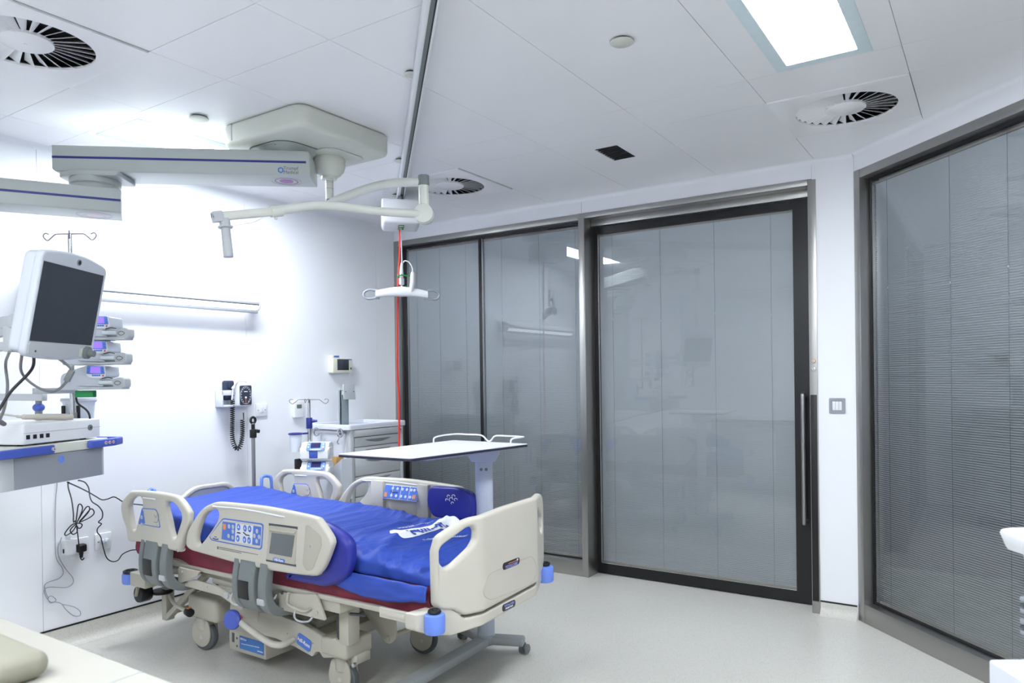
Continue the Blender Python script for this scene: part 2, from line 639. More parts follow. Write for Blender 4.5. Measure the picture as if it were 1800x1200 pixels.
# white ceiling coves
def cove(name, p0, p1, nrm, r=0.028):
    p0 = V(p0); p1 = V(p1); nrm = V(nrm)
    pts = [(0, 0)] + [(r - r * math.sin(a), -r + r * math.cos(a)) for a in [math.radians(x) for x in (90, 75, 60, 45, 30, 15, 0)]]
    b = B()
    d = p1 - p0
    t = bmesh.new()
    ra = [t.verts.new(p0 + nrm * u + V((0, 0, CZ - 0.0005 + v))) for u, v in pts]
    rb = [t.verts.new(p1 + nrm * u + V((0, 0, CZ - 0.0005 + v))) for u, v in pts]
    n = len(pts)
    for k in range(n):
        k2 = (k + 1) % n
        t.faces.new((ra[k], ra[k2], rb[k2], rb[k]))
    t.faces.new(ra); t.faces.new(rb[::-1])
    bmesh.ops.recalc_face_normals(t, faces=t.faces)
    b._fin(t)
    struct(name, b, WALL, ang=50)
cove('trim_1', (XH, YF, 0), (XH, YW, 0), (1, 0, 0))
cove('trim_2', (XH, YW + .006, 0), (-0.69, YW + .006, 0), (0, -1, 0))
cove('trim_3', m45(0.0, -.006, 0), m45(L45, -.006, 0), N45)

# coved vinyl skirting with a dark shadow line
def baseboard(name, p0, p1, nrm, h=0.105, r=0.05):
    p0 = V(p0); p1 = V(p1); nrm = V(nrm)
    pts = [(0, 0), (0, h), (0.004, h), (0.004, r)] + [(0.004 + r - r * math.cos(a), r - r * math.sin(a) + 0.0006) for a in [math.radians(x) for x in (15, 30, 45, 60, 75, 90)]]
    pts += [(0.054, 0.0)]
    b = B()
    t = bmesh.new()
    ra = [t.verts.new(p0 + nrm * u + V((0, 0, v))) for u, v in pts]
    rb = [t.verts.new(p1 + nrm * u + V((0, 0, v))) for u, v in pts]
    n = len(pts)
    for k in range(n):
        k2 = (k + 1) % n
        t.faces.new((ra[k], ra[k2], rb[k2], rb[k]))
    t.faces.new(ra); t.faces.new(rb[::-1])
    bmesh.ops.recalc_face_normals(t, faces=t.faces)
    b._fin(t)
    b.mi = 1
    d = (p1 - p0).normalized()
    b.bar(p0 + nrm * 0.0025 + V((0, 0, h + .0045)), p1 + nrm * 0.0025 + V((0, 0, h + .0045)), 0.005, 0.009)
    struct(name, b, [FLOOR, BLACK], ang=50)
baseboard('baseboard_left', (XH, YF, 0), (XH, YW, 0), (1, 0, 0))
baseboard('baseboard_back', (-0.893, YW + 0.006, 0), (-0.690, YW + 0.006, 0), (0, -1, 0), 0.075)
baseboard('baseboard_front', (XS, YF, 0), (XH, YF, 0), (0, 1, 0))
baseboard('baseboard_side', (XS, YF, 0), (XS, YS - .05, 0), (-1, 0, 0))

# ---- blinds between the panes
def blind_part(parent, o, u, back, width, z0, z1, cords, tilt=36.0, pitch=0.0118):
    """o: left end on the slat plane, u along the width, back away from the room"""
    o = V(o); u = V(u); back = V(back)
    b = B()
    t = bmesh.new()
    z = z0 + 0.012
    ch = 0.0155
    while z < z1 - 0.012:
        rows = []
        hs_, hc_ = 0.0069 * math.sin(math.radians(tilt)), 0.0069 * math.cos(math.radians(tilt))
        for k, (db, dz) in enumerate(((-hs_, -hc_), (-0.0006, 0.0003), (hs_, hc_))):
            rows.append([t.verts.new(o + back * (0.006 + db) + V((0, 0, z - dz))),
                         t.verts.new(o + u * width + back * (0.006 + db) + V((0, 0, z - dz)))])
        for k in range(2):
            t.faces.new((rows[k][0], rows[k][1], rows[k + 1][1], rows[k + 1][0]))
        z += pitch
    b._fin(t)
    bl = obj('blind', b, SLAT, parent, 80)
    b = B()
    b.bar(o + back * .006 + V((0, 0, z1 - 0.006)), o + u * width + back * .006 + V((0, 0, z1 - 0.006)), 0.012, 0.012)
    b.bar(o + back * .006 + V((0, 0, z0 + 0.004)), o + u * width + back * .006 + V((0, 0, z0 + 0.004)), 0.010, 0.012)
    obj('blind_rail', b, SLATR, bl)
    b = B()
    for s in cords:
        b.tube([o + u * s - back * 0.0015 + V((0, 0, z0)), o + u * s - back * 0.0015 + V((0, 0, z1))], 0.0009, 6)
    obj('ladder_cord', b, CORD, bl)
    b = B()
    for i, s in enumerate(cords):
        b.ball(o + u * s - back * 0.002 + V((0, 0, z1 - 0.62 - 0.03 * (i % 2))), (0.003, 0.003, 0.006), 10)
    obj('cord_bead', b, TXTW, bl)
    return bl

# ---- window_1: two fixed panes beside the corner
w1 = thing('window_1', 'left fixed window with two panes of closed blinds beside the corner', 'window', (-3.4, YW, 0), kind='structure')
b = B()
yb = YW + 0.13
b.bx(-4.314, -4.266, YW, yb, 0.105, 2.618, 0.0015)
b.bx(-4.314, -2.517, YW + 0.001, yb, 2.572, 2.617, 0.0015)
b.bx(-4.314, -2.517, YW + 0.001, yb, 0.0, 0.108, 0.0015)
obj('frame', b, STEEL, w1)
b = B()
yg = YW + 0.066
b.bx(-4.266, -4.236, yg - .004, yg + .03, 0.108, 2.572)
b.bx(-4.236, -2.517, yg - .004, yg + .03, 2.556, 2.572)
b.bx(-4.236, -2.517, yg - .004, yg + .03, 0.100, 0.116)
obj('gasket', b, BLACK, w1)
b = B(); b.bx(-3.457, -3.431, yg - .008, yg + .04, 0.112, 2.565, 0.002)
mu = obj('mullion', b, BLACK, w1)
b = B(); b.bx(-3.431, -3.424, yg - .002, yg + .03, 0.115, 2.560)
obj('spacer_bar', b, CHROME, mu)
b = B(); b.bx(-4.236, -4.229, yg + .006, yg + .03, 0.115, 2.556)
obj('spacer_bar', b, CHROME, w1)
for (x0, x1, cs) in ((-4.229, -3.457, (0.095, 0.345, 0.62)), (-3.424, -2.517, (0.17, 0.515, 0.83))):
    b = B(); b.bx(x0, x1, yg, yg + 0.006, 0.116, 2.556)
    obj('pane', b, GLASS, w1)
    blind_part(w1, (x0 + .004, yg + .018, 0), (1, 0, 0), (0, 1, 0), x1 - x0 - .008, 0.118, 2.545, cs)

# ---- door_1: sliding glazed door in a deep steel frame
d1 = thing('door_1', 'sliding glazed door with a black border and long steel pull handle', 'door', (-1.7, YW, 0), kind='structure')
b = B()
b.bx(-2.517, -2.468, YW, YW + 0.15, 0, 2.618, 0.0015)
b.bx(-0.941, -0.894, YW, YW + 0.155, 0, 2.612, 0.0015)
b.bx(-2.468, -0.941, YW, YW + 0.04, 2.580, 2.618, 0.0015)
b.bx(-2.468, -0.941, YW + 0.04, YW + 0.155, 2.584, 2.616)
b.bx(-2.468, -0.941, YW + 0.105, YW + 0.14, 2.537, 2.584, 0.001)
obj('frame', b, STEEL, d1)
yd = YW + 0.146
b = B()
b.plate([(-2.468, 0.006), (-0.93, 0.006), (-0.93, 2.537), (-2.468, 2.537)], 0.045, frame((0, yd + .0225, 0), (1, 0, 0), (0, 0, 1)),
        0.0, [[(-2.437, 0.079), (-1.062, 0.079), (-1.062, 2.483), (-2.437, 2.483)]])
lf = obj('door_leaf', b, BLACKG, d1)
b = B(); b.bx(-2.437, -1.062, yd + .004, yd + .010, 0.079, 2.483)
obj('pane', b, GLASS, lf)
b = B(); b.bx(-2.437, -2.433, yd + .001, yd + .012, 0.079, 2.483); b.bx(-2.437, -1.062, yd + .001, yd + .012, 0.079, 0.084)
obj('pane_edge', b, CHROME, lf)
blind_part(d1, (-2.433, yd + .020, 0), (1, 0, 0), (0, 1, 0), 1.367, 0.084, 2.480, (0.105, 0.475, 0.86, 1.23), 29.0)
b = B()
b.tube(catmull([(-1.0, yd, 0.525), (-1.0, yd - .04, 0.52), (-1.0, yd - .055, 0.55), (-1.0, yd - .055, 0.9), (-1.0, yd - .055, 1.28), (-1.0, yd - .04, 1.312), (-1.0, yd, 1.308)], 6), 0.0135, 14)
obj('handle', b, STEEL, d1, label='long vertical brushed steel pull handle')
b = B(); b.bx(-0.937, -0.900, YW - 0.004, YW + 0.002, 0.075, 1.318, 0.001)
obj('buffer_strip', b, BLACK, d1, label='black strip on the right jamb')
for z, m in ((1.522, BROWN), (1.471, CHROME)):
    b = B()
    b.cyl((-0.915, YW + .002, z), (-0.915, YW - .006, z), 0.013, bev=.002)
    b.mi = 1
    b.cyl((-0.915, YW - .005, z), (-0.915, YW - .0085, z), 0.008)
    b.mi = 2
    b.box((-0.915, YW - .0085, z), (0.003, 0.002, 0.009))
    obj('lock_cylinder', b, [m, CHROME, BLACK], d1)

# ---- window_2: large fixed pane on the angled wall
w2 = thing('window_2', 'large fixed window of closed blinds on the angled right wall', 'window', tuple(m45(1.4, 0, 0)), kind='structure')
b = B()
bx45(b, 0.0, 0.051, -0.13, 0.0, 0.0, 2.622, 0.0015)
bx45(b, L45 - 0.06, L45, -0.13, 0.0, 0.0, 2.622, 0.0015)
bx45(b, 0.051, L45 - 0.06, -0.13, -0.001, 2.572, 2.621, 0.0015)
bx45(b, 0.051, L45 - 0.06, -0.13, -0.001, 0.0, 0.108, 0.0015)
obj('frame', b, STEEL, w2)
b = B()
bx45(b, 0.051, 0.064, -0.09, -0.060, 0.108, 2.572)
bx45(b, 0.064, L45 - .06, -0.09, -0.060, 2.556, 2.572)
bx45(b, 0.064, L45 - .06, -0.09, -0.060, 0.100, 0.116)
obj('gasket', b, BLACK, w2)
b = B(); bx45(b, 0.064, 0.071, -0.09, -0.068, 0.116, 2.556)
obj('spacer_bar', b, CHROME, w2)
b = B(); bx45(b, 0.064, L45 - .06, -0.072, -0.066, 0.116, 2.556)
obj('pane', b, GLASS, w2)
blind_part(w2, m45(0.075, -0.084, 0), D45, -N45, L45 - 0.14, 0.118, 2.545, (0.10, 0.55, 0.89, 1.3, 1.75, 2.2, 2.6), 44.0)

# ------------------------------------------------------------------ ceiling fittings
names = ['bright rectangular ceiling light over the floor in front of the door',
         'bright rectangular ceiling light behind the pendant by the head wall',
         'added unseen fill light in the ceiling at the middle rear, behind the viewer',
         'added unseen fill light in the ceiling at the rear on the door side']
for (x0, x1, y0, y1), lab in zip(LIGHTS, names):
    t = thing('ceiling_light', lab, 'ceiling light', ((x0 + x1) / 2, (y0 + y1) / 2, CZ), group='recessed ceiling lights')
    b = B()
    cx, cy, wx, wy = (x0 + x1) / 2, (y0 + y1) / 2, x1 - x0, y1 - y0
    b.plate([(x0, y0), (x1, y0), (x1, y1), (x0, y1)], 0.012, frame((0, 0, CZ + 0.002), (1, 0, 0), (0, 1, 0)), 0.001,
            [[(x0 + .05, y0 + .05), (x0 + .05, y1 - .05), (x1 - .05, y1 - .05), (x1 - .05, y0 + .05)]])
    b.bx(x0, x1, y0, y1, CZ + 0.03, CZ + 0.06)
    obj('frame', b, LFRAME, t)
    b = B(); b.bx(x0 + .045, x1 - .045, y0 + .045, y1 - .045, CZ + 0.006, CZ + 0.012)
    obj('light_panel', b, L_PANEL, t)

names = ['round swirl air vent in the ceiling corner above the pendant arm',
         'round swirl air vent in the ceiling beyond the hoist rail',
         'round swirl air vent in the ceiling beside the bright light panel']
proto = None
for (x0, x1, y0, y1), lab in zip(DIFFS, names):
    cx, cy = (x0 + x1) / 2, (y0 + y1) / 2
    if proto is None:
        t = thing('air_diffuser', lab, 'air vent', (cx, cy, CZ), group='ceiling air vents')
        b = B(); h = 0.298
        b.plate([(-h - .003, -h), (h + .003, -h), (h + .003, h), (-h - .003, h)], 0.010, frame((0, 0, -0.001), (1, 0, 0), (0, 1, 0)), 0.001, [circ(0.228, 56)])
        obj('face_plate', b, CEIL, t, local=True)
        b = B()
        b.lathe([(0.0, 0.03), (0.24, 0.03), (0.24, 0.012)], None, 40)
        b.cyl((0, 0, 0.05), (0, 0, 0.07), 0.26)
        obj('dark_plenum', b, BLACK, t, local=True)
        b = B()
        b.lathe([(0.0, -0.006), (0.085, -0.005), (0.092, 0.0), (0.092, 0.012), (0, 0.012)], None, 40)
        b.cyl((0, 0, -0.008), (0, 0, -0.005), 0.007)
        obj('hub', b, CEIL, t, local=True)
        for k in range(28):
            a = 2 * PI * k / 28
            b = B()
            M = Matrix.Rotation(a, 4, 'Z') @ Matrix.Translation((0.158, 0, 0.008)) @ Matrix.Rotation(math.radians(33), 4, 'X')
            tt = bmesh.new()
            wi, wo, th = 0.0078, 0.0205, 0.0006
            vs = []
            for z in (-th, th):
                vs.append([tt.verts.new((x, y, z)) for x, y in ((-0.070, -wi), (0.070, -wo), (0.070, wo), (-0.070, wi))])
            tt.faces.new(vs[0][::-1]); tt.faces.new(vs[1])
            for q in range(4):
                q2 = (q + 1) % 4
                tt.faces.new((vs[0][q], vs[0][q2], vs[1][q2], vs[1][q]))
            b._fin(tt, M)
            obj('vane', b, CEIL, t, local=True)
        proto = t
    else:
        t = copy_tree(proto)
        t.location = (cx, cy, CZ)
        t['label'] = lab

t = thing('ceiling_grille', 'small black square grille set in the white ceiling', 'ceiling grille', ((OPEN[0] + OPEN[1]) / 2, (OPEN[2] + OPEN[3]) / 2, CZ))
b = B(); b.bx(OPEN[0] + .001, OPEN[1] - .001, OPEN[2] + .001, OPEN[3] - .001, CZ + 0.012, CZ + 0.03)
obj('backing', b, BLACK, t)
b = B()
for k in range(9):
    y = OPEN[2] + 0.015 + k * 0.0295
    b.bx(OPEN[0] + .002, OPEN[1] - .002, y, y + 0.012, CZ + 0.003, CZ + 0.008)
obj('slats', b, BLACK, t)

for (x, y, lab) in ((-1.185, 2.529, 'round white sprinkler disc alone on the middle of the ceiling'),
                    (-3.232, 2.1, 'round white sprinkler disc between the pendant cover and the air vent'),
                    (-2.043, 2.297, 'round white ceiling disc beside the near part of the hoist rail'),
                    (-2.915, 3.168, 'round white ceiling disc beside the hoist rail behind the pendant cover'),
                    (-3.50, 3.755, 'round white ceiling disc beside the far end of the hoist rail')):
    r = 0.044 if 'sprinkler' in lab else 0.03
    t = thing('ceiling_disc', lab, 'ceiling disc', (x, y, CZ), group='round discs on the ceiling')
    b = B(); b.cyl((x, y, CZ - 0.008), (x, y, CZ + 0.001), r * 0.8)
    obj('dark_gap', b, DGREY, t)
    b = B(); b.lathe([(0, -0.016), (r * .9, -0.015), (r, -0.012), (r, -0.008), (0, -0.007)], Matrix.Translation((x, y, CZ)), 32)
    obj('cover', b, PEND2, t)

# hoist rail, at 45 degrees like the angled wall
RD = V((-0.70711, 0.70711, 0))
RP = V((-1.60, 1.895, 0))
P0 = RP - RD * 2.5; P1 = RP + RD * 2.78
def railp(s, d, z):
    side = V((0.70711, 0.70711, 0))
    return RP + RD * s + side * d + V((0, 0, z))
t = thing('hoist_rail', 'long white ceiling track running diagonally across the ceiling', 'hoist rail', tuple(railp(0, 0, CZ)))
b = B()
for d0, d1, z0, z1 in ((-0.024, -0.005, 2.664, 2.722), (0.015, 0.023, 2.664, 2.722), (-0.024, 0.023, 2.715, 2.722)):
    b.bar(railp(-2.5, (d0 + d1) / 2, (z0 + z1) / 2), railp(2.78, (d0 + d1) / 2, (z0 + z1) / 2), abs(d1 - d0), z1 - z0, 0.003)
obj('track_profile', b, WHITE, t)
b = B()
b.bar(railp(-2.499, 0.005, 2.674), railp(2.779, 0.005, 2.674), 0.0195, 0.006)
b.mi = 1
b.bar(railp(-2.499, 0.0125, 2.670), railp(2.779, 0.0125, 2.670), 0.0046, 0.006)
obj('track_slot', b, [GREYP, BLACK], t)
HR_OUT = [[-3.967,0.766],[-3.951,0.812],[-3.886,0.859],[-3.84,0.873],[-3.64,0.882],[-3.478,0.878],[-3.419,0.863],[-3.356,0.816],[-3.341,0.788],[-3.351,0.741],[-3.397,0.673],[-3.425,0.611],[-3.451,0.597],[-3.768,0.608],[-3.878,0.598],[-3.904,0.614],[-3.921,0.668],[-3.95,0.714]]
HR_H1 = [[-3.889,0.788],[-3.879,0.809],[-3.831,0.835],[-3.776,0.839],[-3.762,0.827],[-3.761,0.802],[-3.801,0.737],[-3.833,0.669],[-3.848,0.664],[-3.871,0.714]]
HR_H2 = [[-3.54,0.832],[-3.492,0.836],[-3.452,0.823],[-3.411,0.788],[-3.411,0.766],[-3.435,0.721],[-3.466,0.668],[-3.479,0.664],[-3.496,0.701],[-3.511,0.749],[-3.541,0.815]]
HR_PANEL = [[-3.755,0.79],[-3.629,0.797],[-3.612,0.786],[-3.586,0.71],[-3.593,0.703],[-3.787,0.703]]
HR_PANELB = [[-3.753,0.787],[-3.738,0.778],[-3.722,0.712],[-3.787,0.705]]
HR_SLOT = [[-3.74,0.844],[-3.631,0.846]]
LR_OUT = [[-3.374,0.652],[-3.355,0.711],[-3.296,0.778],[-3.235,0.83],[-3.168,0.86],[-3.11,0.873],[-2.998,0.877],[-2.785,0.881],[-2.573,0.874],[-2.433,0.865],[-2.401,0.851],[-2.345,0.799],[-2.33,0.771],[-2.337,0.744],[-2.38,0.665],[-2.413,0.629],[-2.451,0.612],[-2.648,0.601],[-2.836,0.598],[-2.981,0.6],[-3.266,0.614],[-3.326,0.617],[-3.36,0.628]]
LR_H = [[-3.286,0.678],[-3.263,0.736],[-3.227,0.79],[-3.177,0.82],[-3.118,0.831],[-3.107,0.823],[-3.112,0.796],[-3.153,0.753],[-3.213,0.696],[-3.27,0.651],[-3.282,0.658]]
LR_PANEL = [[-3.17,0.705],[-3.071,0.797],[-3.055,0.804],[-2.775,0.806],[-2.765,0.799],[-2.778,0.694],[-2.79,0.686],[-3.147,0.687],[-3.165,0.694]]
LR_BLUE = [[-3.063,0.788],[-2.964,0.789],[-2.972,0.701],[-3.073,0.703]]
LR_WHITE = [[-2.964,0.789],[-2.835,0.79],[-2.846,0.703],[-2.972,0.701]]
LR_BLUE2 = [[-2.835,0.79],[-2.779,0.79],[-2.789,0.704],[-2.846,0.703]]
LR_BTN_U = [[-2.942,0.773],[-2.895,0.772],[-2.861,0.773]]
LR_BTN_D = [[-2.949,0.72],[-2.9,0.72],[-2.867,0.72]]
LR_BTN_S = [[-3.014,0.769],[-2.984,0.77],[-2.985,0.748],[-3.018,0.724],[-2.987,0.72],[-2.809,0.768],[-2.828,0.745],[-2.795,0.744],[-2.812,0.723]]
LR_BTN_O = [[-3.048,0.764]]
LR_BEZ = [[-2.723,0.803],[-2.54,0.806],[-2.554,0.649],[-2.748,0.648]]
LR_SCR = [[-2.703,0.773],[-2.552,0.776],[-2.574,0.68],[-2.723,0.68]]
LR_BADGE = [[-2.696,0.665],[-2.619,0.664],[-2.62,0.649],[-2.698,0.648]]
LR_INSET = [[-2.486,0.829],[-2.466,0.828],[-2.387,0.79],[-2.384,0.752],[-2.445,0.64],[-2.484,0.631],[-2.507,0.656],[-2.487,0.802]]
LR_SCREW = [[-2.459,0.739]]
LR_TXT = [[-3.099,0.662],[-2.826,0.668]]
BOL_a = [[-2.501,0.845],[-2.397,0.824],[-2.309,0.788],[-2.278,0.757],[-2.277,0.678],[-2.306,0.617],[-2.351,0.584],[-2.442,0.553],[-2.603,0.552],[-2.702,0.553]]
BASE_side = [[-3.199,0.296],[-2.917,0.319],[-2.738,0.302],[-2.681,0.291],[-2.583,0.263],[-2.514,0.28],[-2.516,0.19],[-2.605,0.172],[-2.626,0.195],[-2.654,0.189],[-2.676,0.163],[-2.792,0.185],[-2.943,0.201],[-3.303,0.183]]
LINK = [[-3.552,0.491],[-3.371,0.491],[-3.388,0.469],[-3.554,0.402]]
BEAM = [[-3.577,0.394],[-3.459,0.435],[-3.244,0.432],[-3.169,0.407],[-3.094,0.413],[-3.014,0.403],[-3.062,0.342],[-3.222,0.389]]
MOT = [[-2.776,0.471],[-2.522,0.504],[-2.465,0.397],[-2.771,0.397]]

# ================================================================== THE BED
bed = thing('hospital_bed', 'motorised cream hospital bed with blue mattress and raised side rails', 'hospital bed', (-2.93, 2.59, 0))
X0, X1 = -3.99, -1.88
YN, YFAR, YC = 2.20, 2.985, 2.5925
UX, UZ = V((1, 0, 0)), V((0, 0, 1))
def fy(y):                                   # upright plane facing the viewer's side (-y)
    return frame((0, y, 0), UX, UZ)

# ---- side rails (cut from the photographed outline, both sides alike)
def head_rail(y, near, lab):
    b = B()
    b.plate(sm2(HR_OUT, 4), 0.036, fy(y), 0.013, [rpoly(grow(HR_H1, .008), 0.02), rpoly(grow(HR_H2, .008), 0.02)], 3)
    r = obj('head_rail', b, CREAM, bed, 40, label=lab)
    yf = y - 0.0185
    b = B()
    b.tube([(HR_SLOT[0][0], yf - .001, HR_SLOT[0][1]), (HR_SLOT[1][0], yf - .001, HR_SLOT[1][1])], 0.0035, 8)
    obj('grip_ridge', b, WHITE, r)
    b = B()
    c = [(sum(p[0] for p in HR_PANEL) / 6), (sum(p[1] for p in HR_PANEL) / 6)]
    inner = [(c[0] + (p[0] - c[0]) * .94, c[1] + (p[1] - c[1]) * .9) for p in HR_PANEL]
    b.plate(rpoly(HR_PANEL, .012), 0.002, fy(yf), 0.0004)
    b.mi = 1
    b.plate(rpoly(inner, .012), 0.002, fy(yf - .0008), 0.0004)
    b.mi = 0
    b.plate(rpoly(HR_PANELB, .006), 0.002, fy(yf - .0014), 0.0004)
    b.mi = 2
    for z in (0.742, 0.704):
        b.plate(circ(0.0105, 16, HR_PANELB[3][0] + .033, z - .0), 0.002, fy(yf - .0022), 0.0004)
    b.mi = 3
    cx, cz = c[0] + .035, c[1] + .008
    b.tube([(cx + .026 * math.cos(a), yf - .0018, cz + .030 * math.sin(a)) for a in [math.radians(k) for k in range(-120, 61, 12)]], 0.0022, 6)
    b.tube([(cx - .012, yf - .0018, cz + .012), (cx, yf - .0018, cz - .004), (cx + .012, yf - .0018, cz + .008)], 0.0018, 6)
    b.box((cx + .012, yf - .0016, cz - .044), (.004, .001, .012))
    obj('control_panel', b, [PANB, CREAM, GREYL, GREYM], r, label='blue bordered call panel with a head outline')
    return r

def long_rail(y, near, lab):
    b = B()
    b.plate(sm2(LR_OUT, 4), 0.038, fy(y), 0.014, [rpoly(grow(LR_H, .008), 0.025)], 3)
    r = obj('side_rail', b, CREAM, bed, 40, label=lab)
    yf = y - 0.0195
    b = B()
    b.tube(catmull([(-3.14, yf - .001, 0.851), (-2.9, yf - .001, 0.858), (-2.62, yf - .001, 0.849)], 8), 0.004, 8)
    obj('grip_ridge', b, WHITE, r)
    c = [sum(p[0] for p in LR_PANEL) / len(LR_PANEL), sum(p[1] for p in LR_PANEL) / len(LR_PANEL)]
    if near:
        b = B()
        b.plate(rpoly(LR_PANEL, .012), 0.002, fy(yf), 0.0004)
        b.mi = 1
        b.plate(rpoly([(c[0] + (p[0] - c[0]) * .965, c[1] + (p[1] - c[1]) * .90) for p in LR_PANEL], .012), 0.002, fy(yf - .0006), 0.0004)
        b.mi = 2
        b.plate(LR_BLUE, 0.002, fy(yf - .0012), 0.0002)
        b.plate(LR_BLUE2, 0.002, fy(yf - .0012), 0.0002)
        b.mi = 3
        b.plate(LR_WHITE, 0.002, fy(yf - .0012), 0.0002)
        b.mi = 4                                             # drop-shaped up and down keys
        for (x, z) in LR_BTN_U:
            b.plate(circ(.0125, 18, x, z, .0155), 0.002, fy(yf - .002), 0.0004)
        for (x, z) in LR_BTN_D:
            b.plate(circ(.0125, 18, x, z, .0155), 0.002, fy(yf - .002), 0.0004)
        b.mi = 3
        for (x, z) in LR_BTN_U:
            b.plate([(x, z + .009), (x - .006, z - .004), (x + .006, z - .004)], 0.002, fy(yf - .003))
        for (x, z) in LR_BTN_D:
            b.plate([(x, z - .009), (x - .006, z + .004), (x + .006, z + .004)], 0.002, fy(yf - .003))
        b.mi = 5
        for (x, z) in LR_BTN_S:
            b.plate(circ(.009, 14, x, z, .0105), 0.002, fy(yf - .002), 0.0004)
        b.mi = 6
        (x, z), = LR_BTN_O
        b.plate(rrect(.022, .028, .004, 3, x, z), 0.002, fy(yf - .002), 0.0004)
        b.mi = 7
        xa, za = (LR_BTN_U[1][0] - .012, .706 + .0)
        zc = (LR_BTN_U[0][1] + LR_BTN_D[0][1]) / 2
        b.tube([(xa, yf - .002, zc + .006), (xa + .012, yf - .002, zc), (xa + .022, yf - .002, zc - .005), (xa + .034, yf - .002, zc - .003), (xa + .044, yf - .002, zc - .006)], 0.0028, 6)
        b.box((LR_BTN_U[0][0], yf - .002, zc), (.026, .001, .006))
        b.tube([(LR_PANEL[0][0] + .03, yf - .0018, .700), (LR_PANEL[0][0] + .05, yf - .0018, .697), (LR_PANEL[0][0] + .072, yf - .0018, .700)], 0.0024, 6)
        b.mi = 2
        b.box((LR_PANEL[0][0] + .05, yf - .0014, .708), (.020, .001, .005))
        obj('control_panel', b, [PANB, CREAM, PANB, WHITE2, PANB, GREYL, ORANGE, BLACK], r, label='blue bordered bed control panel with key pictures')
        b = B()
        for k, (x0_, x1_) in enumerate(((-3.09, -2.80), (-3.09, -2.92))):
            n = 26 if k == 0 else 15
            for q in range(n):
                xx = x0_ + (x1_ - x0_) * q / n
                b.box((xx, yf - .0006, .662 - .0075 * k), ((x1_ - x0_) / n * random.uniform(.5, .8), .0006, .0032))
        b.box((-3.105, yf - .0006, .658), (.009, .0006, .013))
        obj('warning_print', b, TXTG, r)
        # touch display
        b = B()
        b.plate(rpoly(LR_BEZ, .006), 0.006, fy(yf), 0.0015)
        b.mi = 1
        b.plate([(LR_BEZ[0][0] - .004, LR_BEZ[0][1] + .009), (LR_BEZ[1][0] + .004, LR_BEZ[1][1] + .009), (LR_BEZ[1][0] + .004, LR_BEZ[1][1] - .002), (LR_BEZ[0][0] - .004, LR_BEZ[0][1] - .002)], 0.002, fy(yf - .0004))
        b.plate([(LR_BEZ[3][0] - .002, LR_BEZ[3][1] + .002), (LR_BEZ[2][0] + .004, LR_BEZ[2][1] + .002), (LR_BEZ[2][0] + .004, LR_BEZ[2][1] - .008), (LR_BEZ[3][0] - .002, LR_BEZ[3][1] - .008)], 0.002, fy(yf - .0004))
        b.mi = 0
        b.tube([(LR_SCR[0][0] - .008, yf - .005, LR_SCR[0][1] + .012), (LR_SCR[1][0] + .006, yf - .005, LR_SCR[1][1] + .012)], 0.006, 8)
        bz = obj('display_bezel', b, [CREAM2, DGREY], r)
        b = B(); b.plate(LR_SCR, 0.003, fy(yf - .004), 0.0004)
        obj('screen', b, SCREEN2, bz, label='grey touch screen on the near side rail')
        b = B()
        b.plate(rpoly(LR_BADGE, .008), 0.002, fy(yf - .0035), 0.0004)
        bd = obj('badge', b, PANB, bz)
        cb = [sum(p[0] for p in LR_BADGE) / 4, sum(p[1] for p in LR_BADGE) / 4]
        b = B(); b.text('Hill-Rom', (cb[0], yf - .005, cb[1]), UX, UZ, 0.017, 0.0004, 0.0002)
        bd.name = 'badge'
        obj('lettering', b, TXTW, bz)
        b = B()
        b.plate(rpoly(LR_INSET, .02), 0.003, fy(yf), 0.001)
        b.mi = 1
        b.cyl((LR_SCREW[0][0], yf - .001, LR_SCREW[0][1]), (LR_SCREW[0][0], yf - .005, LR_SCREW[0][1]), .006)
        b.mi = 0
        obj('end_cover', b, [CREAM2, CHROME], r)
    else:
        # inner face: sloping keypad, two cream posts
        yi = y - 0.03
        b = B()
        Mk = frame((-2.815, yi - .012, .805), UX, V((0, .35, 1)))
        b.box((0, 0, 0), (.255, .082, .012), .003, 2, Mk)
        b.mi = 1
        for k in range(4):
            b.box((-.095 + .0635 * k, 0, .007), (.058, .074, .002), .0008, 1, Mk)
        b.mi = 2
        for k, cx in enumerate((-.062, -.026, .012, .044, .078, .10)):
            for cy in (.020, -.020):
                b.plate(circ(.0085, 14, cx, cy), .002, Mk @ Matrix.Translation((0, 0, .0085)), 0.0004)
        b.mi = 3
        b.box((-.106, -.018, .0085), (.02, .026, .002), 0, 1, Mk)
        b.box((.106, -.018, .0085), (.024, .026, .002), 0, 1, Mk)
        b.mi = 4
        b.tube([Mk @ V(p) for p in ((-.075, .004, .009), (-.055, -.003, .009), (-.035, .0, .009), (-.015, -.003, .009))], .002, 6)
        obj('inner_keypad', b, [WHITE2, PANB, WHITE2, ORANGE, BLACK], r, label='blue sloping keypad on the inside of the far rail')
        for (xa_, xb_, zz) in ((-3.05, -2.955, .66), (-2.70, -2.62, .64)):
            b = B()
            b.bx(xa_, xb_, yi - .014, yi + .02, zz, .862, .006)
            obj('inner_post', b, CREAM, r)
    return r

head_rail(2.101, True, 'near head side rail with two grips and a small blue panel')
head_rail(3.075, False, 'far head side rail by the trolley')
long_rail(2.102, True, 'near long side rail with keypad and touch screen')
long_rail(3.075, False, 'far long side rail with inner keypad')

